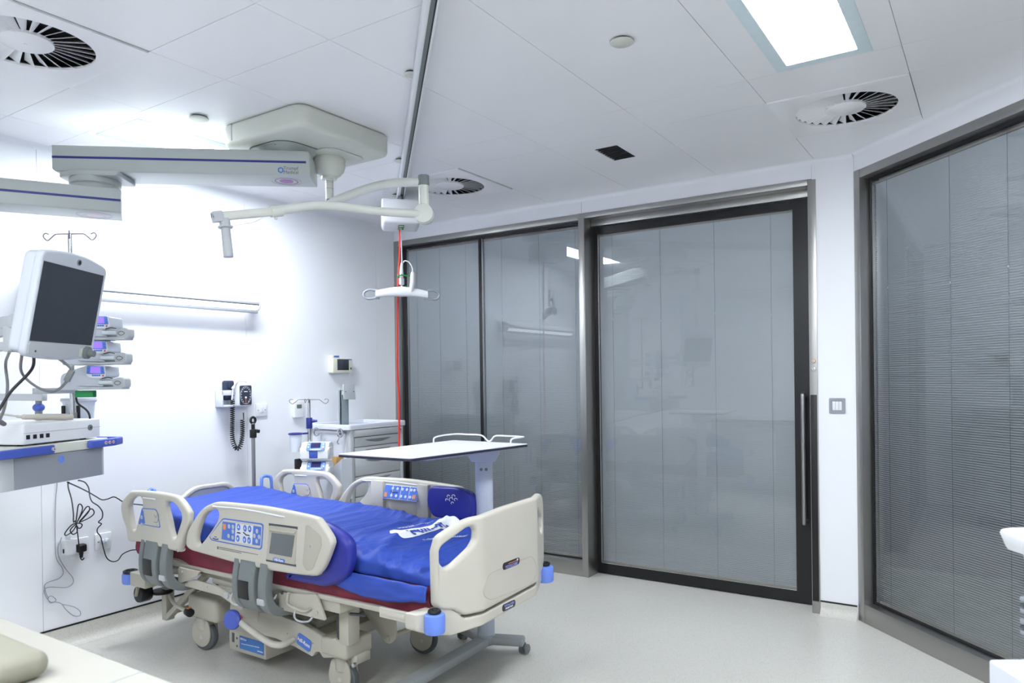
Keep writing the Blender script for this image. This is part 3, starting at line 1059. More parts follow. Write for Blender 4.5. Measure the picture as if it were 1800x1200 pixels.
# ---- rail lift arms
prof_o = [(2.082, 0.625), (2.070, 0.56), (2.066, 0.50), (2.074, 0.44), (2.105, 0.395), (2.16, 0.372), (2.235, 0.366)]
prof_i = [(2.235, 0.400), (2.175, 0.406), (2.138, 0.425), (2.115, 0.46), (2.108, 0.51), (2.112, 0.56), (2.118, 0.625)]
pf = [(p.x, p.y) for p in catmull([V((a, c, 0)) for a, c in prof_o], 4)] + [(p.x, p.y) for p in catmull([V((a, c, 0)) for a, c in prof_i], 4)]
def yzplate(b, outline, x0, x1, bev=0.0, mirror=False):
    if mirror:
        outline = [(2 * YC - y, z) for y, z in outline]
    b.plate(outline, x1 - x0, frame(((x0 + x1) / 2, 0, 0), (0, 1, 0), (0, 0, 1)), bev)
for mir in (False, True):
    for (a0, a1, w0, w1_, c0, c1) in ((-3.768, -3.735, -3.727, -3.610, -3.575, -3.520), (-2.982, -2.946, -2.938, -2.825, -2.795, -2.740)):
        b = B()
        yzplate(b, pf, a0, a1, .006, mir)
        yzplate(b, pf, w0, w1_, .008, mir)
        yzplate(b, pf, c0, c1, .006, mir)
        yy = 2.066 if not mir else 2 * YC - 2.066
        b.mi = 1
        b.bx((w0 * .62 + w1_ * .38) - .036, (w0 * .62 + w1_ * .38) + .036, yy - .003, yy + .01, .452, .535, .002)
        b.mi = 2
        sgn = -1 if not mir else 1
        b.box((c0 + .02, yy + sgn * -.012, .455), (.05, .03, .03), .006)
        obj('rail_arm', b, [GREYP, BLACK, GREYL], bed)

# ---- deck and frame
b = B()
for y in (2.190, 2.985):
    b.bar((X0 + .02, y, .492), (X1 + .04, y, .492), .022, .022, .004)
b.bar((X0 + .02, 2.19, .492), (X0 + .02, 2.985, .492), .022, .022, .004)
for x in (-3.55, -3.0, -2.5, -2.1):
    b.bar((x, 2.2, .490), (x, 2.98, .490), .03, .03, .003)
b.bx(X0 + .03, X1, 2.20, 2.98, .503, .528, .003)
obj('deck_frame', b, CREAM2, bed)

b = B()
b.plate(rpoly(LINK, .006), .012, fy(2.160), .001)
b.cyl((-3.515, 2.155, .472), (-3.515, 2.148, .472), .006)
b.cyl((-3.49, 2.16, .455), (-3.49, 2.4, .455), .012)
obj('hinge_plate', b, CREAM2, bed)
b = B()
b.plate(rpoly(BEAM, .012), .014, fy(2.178), .001)
b.mi = 1
b.cyl((-3.169, 2.172, .400), (-3.169, 2.164, .400), .016)
for x, z in ((-3.33, .418), (-3.11, .372), (-3.04, .368)):
    b.cyl((x, 2.172, z), (x, 2.168, z), .004)
obj('lift_link', b, [CREAM2, GREYL], bed)
b = B()
b.plate(rpoly(MOT, .008), .012, fy(2.172), .001)
b.tube(catmull([(-2.70, 2.164, .485), (-2.71, 2.160, .450), (-2.695, 2.160, .428), (-2.60, 2.160, .418), (-2.55, 2.160, .44)], 5), .007, 8)
b.bx(-2.56, -2.40, 2.19, 2.36, .43, .50, .004)
b.mi = 1
b.cyl((-2.745, 2.168, .478), (-2.745, 2.160, .478), .008)
b.cyl((-2.515, 2.168, .425), (-2.515, 2.160, .425), .006)
obj('motor_plate', b, [CREAM2, CHROME], bed)
for x in (-3.09, -2.63):
    b = B()
    b.tube(catmull([(x - .03, 2.175, .43), (x - .032, 2.160, .39), (x, 2.155, .372), (x + .06, 2.158, .378), (x + .085, 2.165, .40)], 5), .0045, 8)
    obj('strap_hook', b, GREYL, bed)
for y in (2.24, 2.92):
    b = B()
    b.bar((-3.45, y, .46), (-2.55, y, .445), .035, .03, .003)
    b.cyl((-3.35, y - .01, .435), (-2.9, y - .01, .43), .018)
    obj('sub_frame', b, CREAM2, bed)

# scissor legs and head-end frame
b = B()
b.bar((-3.945, 2.33, .105), (-3.945, 2.33, .46), .045, .05, .004)
b.bar((-3.945, 2.85, .105), (-3.945, 2.85, .46), .045, .05, .004)
b.bar((-3.93, 2.32, .120), (-3.55, 2.32, .42), .04, .03, .004)
b.bar((-3.93, 2.86, .120), (-3.55, 2.86, .42), .04, .03, .004)
b.cyl((-3.945, 2.34, .14), (-3.945, 2.84, .14), .014)
b.bar((-3.98, 2.20, .385), (-3.98, 2.98, .385), .06, .06, .004)
b.bar((-3.98, 2.22, .40), (-3.45, 2.22, .47), .03, .03, .003)
b.bar((-3.98, 2.96, .40), (-3.45, 2.96, .47), .03, .03, .003)
obj('head_end_frame', b, CREAM2, bed)
b = B()
b.lathe([(0, 0), (.055, 0), (.06, .006), (.055, .016), (0, .018)], Matrix.Translation((-3.95, 2.30, .262)), 24)
obj('rubber_foot', b, BLACK, bed)
for y in (2.1625, 3.0225):
    b = B()
    b.bx(-3.962, -3.815, y - .0375, y + .0375, .345, .418, .006)
    obj('head_bumper_bracket', b, CREAM2, bed)
for y in (2.150, 3.035):
    b = B(); b.cyl((-4.005, y, .342), (-4.005, y, .404), .040, bev=.012)
    bb = obj('corner_bumper', b, BUMPB, bed, label='pale blue corner bumper roller')
    b = B(); b.tube([(-4.0 + .03 * math.cos(a), y + .03 * math.sin(a), .411) for a in [2 * PI * k / 20 for k in range(20)]], .008, 8, closed=True)
    obj('rubber_ring', b, BLACK, bb)
for y in (2.23, 2.945):
    b = B(); b.cyl((-3.99, y - .05, .275), (-3.99, y + .02, .275), .046, bev=.010)
    rl = obj('wall_roller', b, BLACK, bed)
    b = B(); b.bar((-3.99, y - .056, .268), (-3.965, y - .056, .335), .018, .008, .003); b.bar((-3.99, y + .026, .275), (-3.965, y + .026, .335), .018, .008, .003)
    b.cyl((-3.99, y - .06, .272), (-3.99, y + .03, .272), .006)
    obj('roller_arm', b, CREAM2, rl)
b = B()
b.cyl((-3.90, 2.17, .418), (-3.90, 2.17, .455), .012)
b.mi = 1
b.cyl((-3.90, 2.17, .450), (-3.90, 2.17, .498), .018, bev=.004)
obj('drainage_peg', b, [CREAM2, PANB], bed)

# ---- base with covers, castors and pedal
b = B()
b.plate(rpoly(BASE_side, .008), .03, fy(2.285), .004)
b.plate(rpoly(BASE_side, .008), .03, fy(2.915), .004)
b.bx(-3.30, -2.60, 2.30, 2.90, .20, .262, .006)
b.bx(-3.10, -2.72, 2.34, 2.86, .262, .30, .006)
obj('base_cover', b, CREAM2, bed)
for ya, yb_, tg in ((2.265, 2.43, 0), (2.77, 2.935, 1)):
    b = B()
    b.bx(-2.615, -2.445, ya, yb_, .190, .272, .014, 3)
    b.bx(-2.47, -2.43, ya + .05, yb_ - .03, .160, .20, .004)
    obj('foot_castor_housing', b, CREAM2, bed)
    b = B()
    b.bx(-3.69, -3.43, ya + .02, yb_ + .0, .175, .300, .022, 3)
    obj('head_castor_housing', b, CREAM2, bed)
    b = B()
    b.mi = 1
    for k in range(3):
        b.cyl((-2.66 - .09 * k, ya - .001, .232 + .006 * k), (-2.66 - .09 * k, ya - .004, .232 + .006 * k), .003)
    b.mi = 0
    b.cyl((-2.42, ya + .03, .172), (-2.42, ya + .015, .172), .01)
    obj('base_fixings', b, [CHROME, BROWN], bed)

def castor(x, y, ang, zt, cover_side=-1):
    """braked castor: stem, cover, tyre, hub; ang turns the wheel axis about z"""
    M = Matrix.Translation((x, y, 0)) @ Matrix.Rotation(ang, 4, 'Z')
    b = B()
    b.T = M
    b.cyl((0, 0, .115), (0, 0, zt), .040, .046)
    prof = [(-.055, .02), (-.06, .075), (-.045, .13), (-.02, .165), (.03, .165), (.055, .13), (.052, .10)]
    pts = [(p.x, p.y) for p in catmull([V((a, c, 0)) for a, c in [(-.050, .045), (-.066, .08), (-.060, .125), (-.040, .168), (.030, .168), (.050, .14), (.058, .09), (.045, .045), (0, .022)]], 4, True)]
    for sd in (-1, 1):
        b.plate(pts, .010, frame((0, sd * .026, 0), (1, 0, 0), (0, 0, 1)), .003)
    c = obj('castor', b, CREAM2, bed)
    b = B(); b.T = M
    b.lathe([(.045, -.020), (.066, -.020), (.073, -.015), (.0755, -.005), (.0755, .005), (.073, .015), (.066, .020), (.045, .020)],
            Matrix.Translation((.0, 0, .0755)) @ Matrix.Rotation(PI / 2, 4, 'X'), 36)
    obj('tyre', b, RUBBER, c)
    b = B(); b.T = M
    b.lathe([(0, -.016), (.046, -.016), (.046, .016), (0, .016)], Matrix.Translation((.0, 0, .0755)) @ Matrix.Rotation(PI / 2, 4, 'X'), 28)
    b.cyl((0, -.034, .0755), (0, .034, .0755), .010)
    obj('hub', b, CREAM, c)
    return c
castor(-3.60, 2.335, math.radians(12), .18)
castor(-2.535, 2.335, math.radians(8), .20)
castor(-3.60, 2.87, math.radians(20), .18)
castor(-2.545, 2.90, math.radians(18), .20)

b = B()
b.bx(-3.345, -3.05, 2.30, 2.62, .062, .182, .005)
pb = obj('air_pump_box', b, CREAM2, bed)
b = B()
b.bx(-3.255, -3.065, 2.2975, 2.301, .083, .148)
b.mi = 1
b.plate(rrect(.062, .022, .008, 4, -3.222, .135), .002, fy(2.2975), .0004)
b.mi = 2
for k in range(12):
    b.box((-3.235 + .012 * k, 2.2972, .110 + .0006 * k), (.008, .0006, .004))
for k in range(6):
    b.box((-3.11 + .0075 * k, 2.2972, .097), (.005, .0006, .006))
obj('pump_label', b, [LOGOB, PANB, TXTW], pb)
b = B(); b.text('Hill-Rom', (-3.222, 2.2962, .135), UX, UZ, .014, .0003, .0002)
obj('lettering', b, TXTW, pb)
b = B(); b.bx(-3.318, -3.300, 2.298, 2.304, .105, .152)
for k, z in enumerate((.13, .09)):
    b.box((-3.278, 2.2985, z), (.01, .001, .01))
obj('vent_slot', b, DGREY, pb)

b = B()
b.tube(catmull([(-3.085, 2.185, .278), (-3.0, 2.178, .258), (-2.90, 2.175, .234), (-2.845, 2.180, .220), (-2.805, 2.205, .216), (-2.80, 2.265, .222)], 6), .0155, 12)
ft = obj('pedal_lever', b, CREAM, bed)
b = B()
Mp = frame((-3.13, 2.172, .287), V((1, .0, -.22)), V((.25, .35, 1)))
b.lathe([(0, -.012), (.042, -.012), (.05, -.004), (.05, .006), (.042, .014), (0, .018)], Mp @ Matrix.Diagonal((1.1, .92, 1, 1)), 28)
obj('foot_pad', b, RAILB, ft, label='round blue brake pedal pad')
b = B()
for x, z in ((-3.17, .352), (-3.12, .332), (-3.19, .262)):
    b.plate([(x + (.014 if k % 2 == 0 else .008) * math.cos(PI * k / 4), z + (.014 if k % 2 == 0 else .008) * math.sin(PI * k / 4)) for k in range(8)], .003, fy(2.262 if z < .3 else 2.262), .0004)
obj('red_markers', b, RED, bed)
b = B()
b.bar((-3.28, 2.27, .33), (-3.06, 2.27, .30), .008, .09, .002)
obj('marker_plate', b, CREAM2, bed)
b = B()
b.tube(catmull([(-3.86, 2.29, .262), (-3.76, 2.255, .242), (-3.66, 2.235, .238), (-3.60, 2.23, .236)], 5), .010, 10)
lv = obj('brake_lever', b, CREAM2, bed)
b = B(); b.cyl((-3.60, 2.23, .236), (-3.555, 2.222, .233), .022, bev=.006)
b.mi = 1
b.box((-3.578, 2.2265, .2555), (.022, .022, .006), .002)
obj('lever_knob', b, [BLACK, ORANGE], lv)
b = B()
b.plate(rrect(.098, .058, .014, 5), .003, frame((-2.728, 2.268, .2215), V((1, 0, -.30)), V((.12, 0, 1))), .0006)
bd = obj('badge', b, PANB, bed, label='blue oblong badge on the bed base')
b = B(); b.text('Hill-Rom', (-2.728, 2.2655, .2215), V((1, 0, -.30)), V((.12, 0, 1)), .024, .0004, .0006)
obj('lettering', b, TXTW, bd)

# hanging actuator plates under the foot section
b = B()
for y in (2.50, 2.72):
    b.plate(rpoly([(-2.60, .44), (-2.42, .45), (-2.37, .40), (-2.36, .24), (-2.40, .20), (-2.44, .21), (-2.60, .36)], .02), .012, fy(y), .002)
b.cyl((-2.41, 2.49, .23), (-2.41, 2.73, .23), .012)
b.bar((-2.9, 2.6, .30), (-2.42, 2.6, .42), .05, .05, .006)
obj('knee_actuator', b, CREAM2, bed)
for y in (2.30, 2.88):
    b = B()
    b.bar((-2.46, y, .26), (-2.46, y, .45), .06, .07, .004)
    b.mi = 1
    b.cyl((-2.42, y - .03, .405), (-2.33, y - .03, .415), .007)
    b.bx(-2.52, -2.488, y - .02, y + .02, .27, .41)
    obj('foot_lift_column', b, [CREAM2, DGREY], bed)

# ---- footboard with swept-back ends
def fb_bend(me):
    for v in me.vertices:
        y = v.co.y
        e = 0.0
        if y < 2.385: e = 2.385 - y
        if y > 2.80: e = y - 2.80
        v.co.x -= 0.45 * e
def sub_plate(outline, holes, depth, bev, x):
    """plate in the yz plane, cut into strips so that its ends can be bent back"""
    me = curve_mesh([outline] + holes, depth, bev, 3)
    t = bmesh.new(); t.from_mesh(me)
    bmesh.ops.remove_doubles(t, verts=t.verts, dist=1e-6)
    for yv in [2.18 + .02 * k for k in range(12)] + [2.79 + .02 * k for k in range(12)]:
        gm = list(t.verts) + list(t.edges) + list(t.faces)
        bmesh.ops.bisect_plane(t, geom=gm, dist=1e-6, plane_co=(yv, 0, 0), plane_no=(1, 0, 0))
    t.to_mesh(me); t.free()
    me.transform(frame((x, 0, 0), (0, 1, 0), (0, 0, 1)))
    fb_bend(me)
    return me
FBO = [(2.190, .553), (2.188, .768), (2.196, .790), (2.205, .822), (2.292, .866), (2.34, .880), (2.55, .893), (2.80, .897), (2.93, .892), (2.985, .872),
       (3.012, .835), (3.016, .60), (3.013, .553), (2.985, .522), (2.88, .515), (2.80, .507), (2.38, .490), (2.31, .490), (2.288, .505), (2.265, .522), (2.212, .532)]
FBH = [(2.216, .768), (2.226, .781), (2.325, .836), (2.345, .838), (2.353, .824), (2.350, .790), (2.332, .763), (2.258, .708), (2.230, .700), (2.216, .718)]
FBH2 = [(2 * YC - y, z) for y, z in FBH][::-1]
b = B()
b.mesh(sub_plate(rpoly(FBO, .02), [rpoly(grow(FBH, .008), .012), rpoly(grow(FBH2, .004), .012)], .038, .013, -1.786))
fbd = obj('footboard', b, CREAM, bed, 45)
b = B()
loop = rpoly([(2.373, .565), (2.408, .627), (2.448, .638), (2.753, .640), (2.785, .600), (2.788, .542), (2.729, .516), (2.428, .525)], .03, 6)
b.tube([(-1.7672, y, z) for y, z in loop], .0016, 6, closed=True)
obj('moulded_line', b, CREAM2, fbd)
b = B()
fx = frame((-1.7665, 0, 0), (0, 1, 0), (0, 0, 1))
b.plate(rrect(.130, .030, .014, 5, 2.586, .6425), .002, fx, .0005)
bd = obj('badge', b, BADGE, fbd, label='small dark badge on the footboard')
b = B(); b.text('TOTALCARE', (-1.7648, 2.586, .6355), (0, 1, 0), UZ, .0165, .0004, .0004)
b.mi = 1
b.box((-1.7648, 2.60, .648), (.0008, .075, .0024))
b.mi = 2
b.plate([(2.632 + (.007 if k % 2 == 0 else .003) * math.cos(2 * PI * k / 8), .6505 + (.007 if k % 2 == 0 else .003) * math.sin(2 * PI * k / 8)) for k in range(8)], .001, frame((-1.7648, 0, 0), (0, 1, 0), (0, 0, 1)))
obj('lettering', b, [LILAC, ORANGE, TXTW], fbd)
# foot cross bar
b = B()
FBAR = [(2.115, .470), (2.115, .532), (2.24, .540), (2.275, .512), (2.31, .478), (2.40, .478), (2.78, .492), (2.87, .505), (2.93, .540), (3.05, .535), (3.05, .475), (2.90, .455), (2.80, .447), (2.40, .432), (2.26, .420), (2.18, .438)]
b.mesh(sub_plate(rpoly(FBAR, .008), [], .060, .008, -1.805))
fbar = obj('foot_cross_bar', b, CREAM, bed, 45)
b = B()
b.plate(rrect(.098, .030, .012, 5, 2.575, .4625), .002, frame((-1.7742, 0, 0), (0, 1, 0), (0, 0, 1)), .0005)
bd = obj('badge', b, BADGE, fbar)
b = B(); b.text('TOTALCARE', (-1.7725, 2.575, .468), (0, 1, 0), UZ, .013, .0004, .0003)
b.mi = 1
b.text('SPO2RT PLUS', (-1.7725, 2.575, .456), (0, 1, 0), UZ, .0095, .0004, .0003)
obj('lettering', b, [LILAC, TXTW], fbar)
for y, s in ((2.172, -1), (2.998, 1)):
    b = B(); b.cyl((-1.850, y, .452), (-1.850, y, .530), .042, bev=.010)
    bb = obj('corner_bumper', b, BUMPB, bed, label='pale blue corner bumper roller')
    b = B(); b.tube([(-1.850 + .018 * math.cos(a), y + .018 * math.sin(a), .5375) for a in [2 * PI * k / 20 for k in range(20)]], .009, 8, closed=True)
    obj('rubber_ring', b, BLACK, bb)
for y in (2.150, 3.035):
    b = B()
    b.bx(-2.12, -1.86, y - .006, y + .006, .478, .520, .003)
    b.bx(-2.10, -1.98, y - .010, y + .010, .490, .508, .002)
    obj('bag_holder', b, CREAM, bed)

# ---- headboard and push handles
b = B()
hb = rpoly([(2.40, .56), (2.40, .72), (2.55, .822), (2.785, .820), (2.84, .755), (2.84, .56)], .05, 6)
hbi = rpoly([(2.44, .60), (2.44, .715), (2.565, .795), (2.765, .792), (2.805, .745), (2.805, .60)], .04, 6)
b.plate(hb, .034, frame((-4.035, 0, 0), (0, 1, 0), (0, 0, 1)), .010, [hbi], 3)
b.mi = 1
b.plate(hbi, .012, frame((-4.035, 0, 0), (0, 1, 0), (0, 0, 1)), .002)
obj('headboard', b, [CREAM, GREYL], bed, 45)
for y, zt in ((2.300, .838), (3.070, .822)):
    b = B()
    hw_ = .018 if y < 2.5 else .038
    b.tube(catmull([(-4.04, y - hw_, .56), (-4.04, y - hw_, zt - .04), (-4.05, y - hw_ / 2, zt - .008), (-4.05, y + hw_ / 2, zt - .008), (-4.04, y + hw_, zt - .04), (-4.04, y + hw_, .56)], 5), .0105, 10)
    obj('push_handle', b, BUMPB, bed, label='blue push handle behind the headboard')

# ================================================================== MATTRESS
mt = thing('mattress', 'blue air mattress with white lettering lying on the bed', 'mattress', (-2.93, 2.59, .53))
def topz(x):
    t = (x + 3.99) / 2.1
    z = .795 - .112 * t
    if x > -2.30:
        z -= .015 * min(1, (x + 2.30) / .3)
    return z
def fold(x, y):
    a = x * 0.86 + (y - YC) * 0.52
    c = -x * 0.52 + (y - YC) * 0.86
    f1 = noise.noise(V((a * 7.0, c * 1.6, 3.1)))
    f2 = noise.noise(V((a * 15.0, c * 2.6, 8.7)))
    f3 = noise.noise(V((x * 3.0, y * 3.0, 1.3)))
    rid = (1 - abs(f1)) ** 3
    amp = .35 + .65 * max(0, min(1, (x + 3.6) / 1.0))
    f4 = noise.noise(V((a * 3.2 + .6, c * .9, 21.0)))
    rid2 = (1 - abs(f4)) ** 6
    far = .030 * max(0, min(1, (x + 2.42) / .06)) * max(0, min(1, (-1.94 - x) / .06)) * max(0, min(1, (y - 2.86) / .07))
    f5 = noise.noise(V((a * 24.0, c * 3.4 + .5 * f3, 15.0)))
    rid3 = (1 - abs(f5)) ** 4
    ky = max(0, min(1, (2.50 - y) / .22)) * max(0, min(1, (x + 2.55) / .15))
    f6 = noise.noise(V((x * 20.0 - y * 9.0, y * 2.5, 33.0)))
    return amp * (.019 * rid + .008 * f2 + .024 * rid2 + .008 * rid3) + .016 * ky * ((1 - abs(f6)) ** 3 - .4) + .010 * f3 - .018 + far
NU, NVV = 330, 150
def mfn(u, v):
    x = -3.995 + (2.125) * u
    e = min(u, 1 - u) * 2.125
    rd = .07
    k = 1.0 if e > rd else math.sqrt(max(0.0, 1 - ((rd - e) / rd) ** 2))
    k = .30 + .70 * k
    th = 2 * PI * v
    cs, sn = math.cos(th), math.sin(th)
    zt = topz(x); zb = .600
    hh = (zt - zb) / 2
    hw = .390 - .03 * (1 - k)
    y = YC + hw * math.copysign(abs(cs) ** .33, cs)
    z = (zt + zb) / 2 + hh * k * math.copysign(abs(sn) ** .42, sn)
    if sn > 0:
        wgt = min(1, sn * 1.6)
        z += fold(x, y) * wgt
    side = abs(cs) ** 4
    y += math.copysign(1, cs) * side * (.012 * noise.noise(V((x * 9, z * 9, 5.0))) + .006 * noise.noise(V((x * 22, z * 14, 9.0))))
    return V((x, y, z))
b = B(); b.grid(mfn, NU, NVV, True)
obj('cover', b, BLUE, mt, 70, label='creased royal blue mattress cover')
# lower skirt flap on the near side of the foot end
b = B()
def flap(u, v):
    x = -2.43 + .543 * u
    z = .628 - .060 * v - .030 * v * math.sin(u * PI) + .008 * noise.noise(V((x * 14, v * 2, 2)))
    y = 2.172 - .012 * math.sin(v * PI * .8) - .008 * noise.noise(V((x * 10, v * 3, 7)))
    return V((x, y, z))
b.grid(flap, 50, 12)
fl = obj('skirt_flap', b, BLUE, mt, 70)
md = fl.modifiers.new('solid', 'SOLIDIFY'); md.thickness = .006; md.offset = 1
b = B()
b.bx(-3.985, -1.885, 2.205, 2.980, .532, .610, .012)
def msk(side):
    def f(u, v):
        x = -3.99 + 2.10 * u
        yb_ = (2.186 + .012 * max(0, min(1, (x + 2.55) / .12))) if side < 0 else 2.992
        z = .618 - (.116 + .034 * noise.noise(V((x * 4, 3.0 * side, 0)))) * v
        y = yb_ + side * (.010 * math.sin(v * PI) + .010 * noise.noise(V((x * 8, v * 2, side * 4.0))))
        return V((x, y, z))
    return f
for sd in (-1, 1):
    b.grid(msk(sd), 120, 8)
obj('under_sheet', b, MAROON, mt, 70, label='maroon under sheet hanging below the cover')

b = B(); b.bx(-2.16, -1.90, 2.190, 2.99, .560, .604, .008)
obj('base_pad', b, DGREY, mt)
# printed logo on the foot end of the mattress, laid exactly onto the creased cover
from mathutils.bvhtree import BVHTree
cov = [o for o in mt.children if o.name.startswith('cover')][0]
off_ = mt.matrix_basis.translation
bvh = BVHTree.FromPolygons([v.co + off_ for v in cov.data.vertices], [p.vertices[:] for p in cov.data.polygons])
def decal(me, name, m, lift, step=.010):
    tt = bmesh.new(); tt.from_mesh(me)
    bmesh.ops.remove_doubles(tt, verts=tt.verts, dist=1e-6)
    bmesh.ops.triangulate(tt, faces=tt.faces)
    xs = [v.co.x for v in tt.verts]; ys_ = [v.co.y for v in tt.verts]
    for ax, lo, hi in ((0, min(xs), max(xs)), (1, min(ys_), max(ys_))):
        k = lo + step
        while k < hi:
            gm = list(tt.verts) + list(tt.edges) + list(tt.faces)
            bmesh.ops.bisect_plane(tt, geom=gm, dist=1e-7, plane_co=(k, 0, 0) if ax == 0 else (0, k, 0), plane_no=(1, 0, 0) if ax == 0 else (0, 1, 0))
            k += step
    for v in tt.verts:
        h = bvh.ray_cast(V((v.co.x, v.co.y, 1.2)), V((0, 0, -1)))
        v.co.z = (h[0].z if h[0] else .66) + lift
    tt.to_mesh(me); tt.free()
    bb = B(); bb.mesh(me)
    return obj(name, bb, m, mt, 70)
UY = V((0, 1, 0)); UMX = V((-1, 0, 0))
FL = frame((0, 0, 0), UY, UMX)               # reads from the foot of the bed
band = [(-2.452, 2.557), (-2.462, 2.590), (-2.410, 2.640), (-2.386, 2.700), (-2.372, 2.775), (-2.392, 2.860), (-2.385, 2.930), (-2.340, 2.945), (-2.290, 2.900), (-2.262, 2.800), (-2.250, 2.715), (-2.258, 2.659), (-2.277, 2.599), (-2.294, 2.516), (-2.303, 2.491), (-2.328, 2.483), (-2.373, 2.518), (-2.385, 2.504), (-2.419, 2.526)]
fl_ = lambda m_: [p.flip_normals() for p in []]
me = curve_mesh([rpoly([(y, -x) for x, y in band], .012)], .0002, 0.0)
me.transform(FL)
decal(me, 'logo_band', TXTW, .0022)
td = V((.16, 1, 0)).normalized()
tu = V((-1, .16, 0)).normalized()
for s_, o_, sz, m_, lf in (('Hill-Rom', (-2.298, 2.735, 0), .098, BLUE, .0062), ('www.hill-rom.com', (-2.450, 2.740, 0), .030, TXTW, .0034), ('Enhancing Outcomes', (-2.188, 2.660, 0), .032, TXTW, .0034)):
    me = text_mesh(s_, sz, .0001, .0016 if sz > .05 else .0003)
    me.transform(frame(o_, td, tu))
    decal(me, 'lettering', m_, lf)

# ---- bolsters clipped inside the foot ends of the long rails
def bolster(name, y0, y1, lab, logo):
    t = thing(name, lab, 'bolster', (-2.45, (y0 + y1) / 2, .56))
    b = B()
    pts = BOL_a if not logo else [(-2.60, .775), (-2.585, .862), (-2.40, .868), (-2.30, .845), (-2.285, .775), (-2.30, .700), (-2.56, .700)]
    b.plate(rpoly(pts, .03), abs(y1 - y0), fy((y0 + y1) / 2), .028 if not logo else .012, (), 4)
    obj('cover', b, BLUED, t, 50)
    b = B()
    if not logo:
        seam = [(-2.335, .80), (-2.318, .70), (-2.335, .625), (-2.41, .56)]
        b.tube(catmull([(x + .0, (y0 + y1) / 2 - .0, z) for x, z in []] or [(-2.40, y0 + .008, .575), (-2.352, y0 + .006, .625), (-2.335, y0 + .006, .70), (-2.345, y0 + .008, .775)], 6), .0022, 6)
        obj('seam', b, NAVY, t)
    else:
        for (dx, dz, r) in ((0, 0, .013), (-.018, .016, .009), (.016, .018, .011), (-.03, -.004, .008), (.032, .002, .010), (.008, -.018, .008)):
            b.tube([(-2.425 + dx + r * math.cos(a), y0 - .0015, .805 + dz + r * .8 * math.sin(a)) for a in [math.radians(k) for k in range(0, 260, 26)]], .0022, 6)
        obj('printed_mark', b, TXTW, t)
    return t
bolster('rail_bolster', 2.128, 2.192, 'large blue vinyl bolster at the end of the near side rail', False)
bolster('rail_bolster', 2.995, 3.050, 'dark blue vinyl bolster with a white mark inside the far rail', True)

# ================================================================== CEILING PENDANT
pen = thing('ceiling_pendant', 'grey two-armed ceiling pendant with a drawer shelf hanging by the bed head', 'ceiling pendant', (-2.97, 2.54, 2.40))
b = B()
mc = rrect(.607, .609, .07, 6, -2.9705, 2.5405)
b.plate(mc, .110, frame((0, 0, 2.675), (1, 0, 0), (0, 1, 0)), .022, (), 4)
b.mi = 1
b.bx(-3.175, -3.171, 2.2345, 2.239, 2.64, 2.722)
mcov = obj('mount_cover', b, [PEND2, GREYM], pen)
mcov['label'] = 'cream rounded square ceiling cover'
hx, hy = -3.045, 2.475
b = B()
Mh = Matrix.Translation((hx, hy, 0)) @ Matrix.Rotation(math.radians(0), 4, 'Z')
b.plate(rrect(.31, .31, .09, 6), .006, Mh @ Matrix.Translation((0, 0, 2.618)), .002)
b.mi = 1
b.plate(rrect(.322, .322, .095, 6, .002, -.002), .003, Mh @ Matrix.Translation((0, 0, 2.620)), 0)
b.mi = 0
b.lathe([(0, 2.615), (.145, 2.615), (.125, 2.603), (.118, 2.588), (.118, 2.575), (0, 2.575)], Mh, 40)
b.mi = 1
b.cyl((hx + .06, hy - .125, 2.616), (hx + .06, hy - .125, 2.613), .006)
obj('mount_flange', b, [PEND, DGREY], pen)

def pend_arm(R, L, w, z0, z1, chamfer):
    """R, L: centres of the two ends; returns local frame (along, side to the viewer, up) at R"""
    R = V((R[0], R[1], 0)); L = V((L[0], L[1], 0))
    d = (L - R); ln = d.length; d.normalize()
    s = d.cross(V((0, 0, 1)))
    if s.dot(CAMP - (R + L) / 2) < 0: s = -s
    return R, d, s, ln
R1, D1, S1, L1 = pend_arm((-2.921, 2.531), (-3.842, 1.768), .22, 2.46, 2.585, True)
def arm_body(b, R, d, s, ln, w, z0, z1):
    # outline in the vertical plane, then given its width
    h = z1 - z0
    out = rpoly([(0, z0), (0, z1), (ln, z1), (ln, z0 + .012), (ln - .012, z0)], [.004, .018, .004, .004, .004], 4)
    M = frame(R, d, V((0, 0, 1)))
    b.plate(out, w, M, .006, (), 2)
b = B(); arm_body(b, R1, D1, S1, L1, .22, 2.460, 2.585)
a1 = obj('upper_arm', b, PEND, pen)
def on_arm(R, d, s, along, side, z):
    return R + d * along + s * side + V((0, 0, z))
def stripe(parent, R, d, s, a0, a1_, w, z, th):
    b = B()
    p0 = on_arm(R, d, s, a0, w / 2 + .0006, z); p1 = on_arm(R, d, s, a1_, w / 2 + .0006, z)
    b.bar(p0, p1, .0018, th)
    return obj('stripe', b, NAVY, parent, label='navy line along the arm')
stripe(a1, R1, D1, S1, .018, L1 - .002, .22, 2.527, .0105)
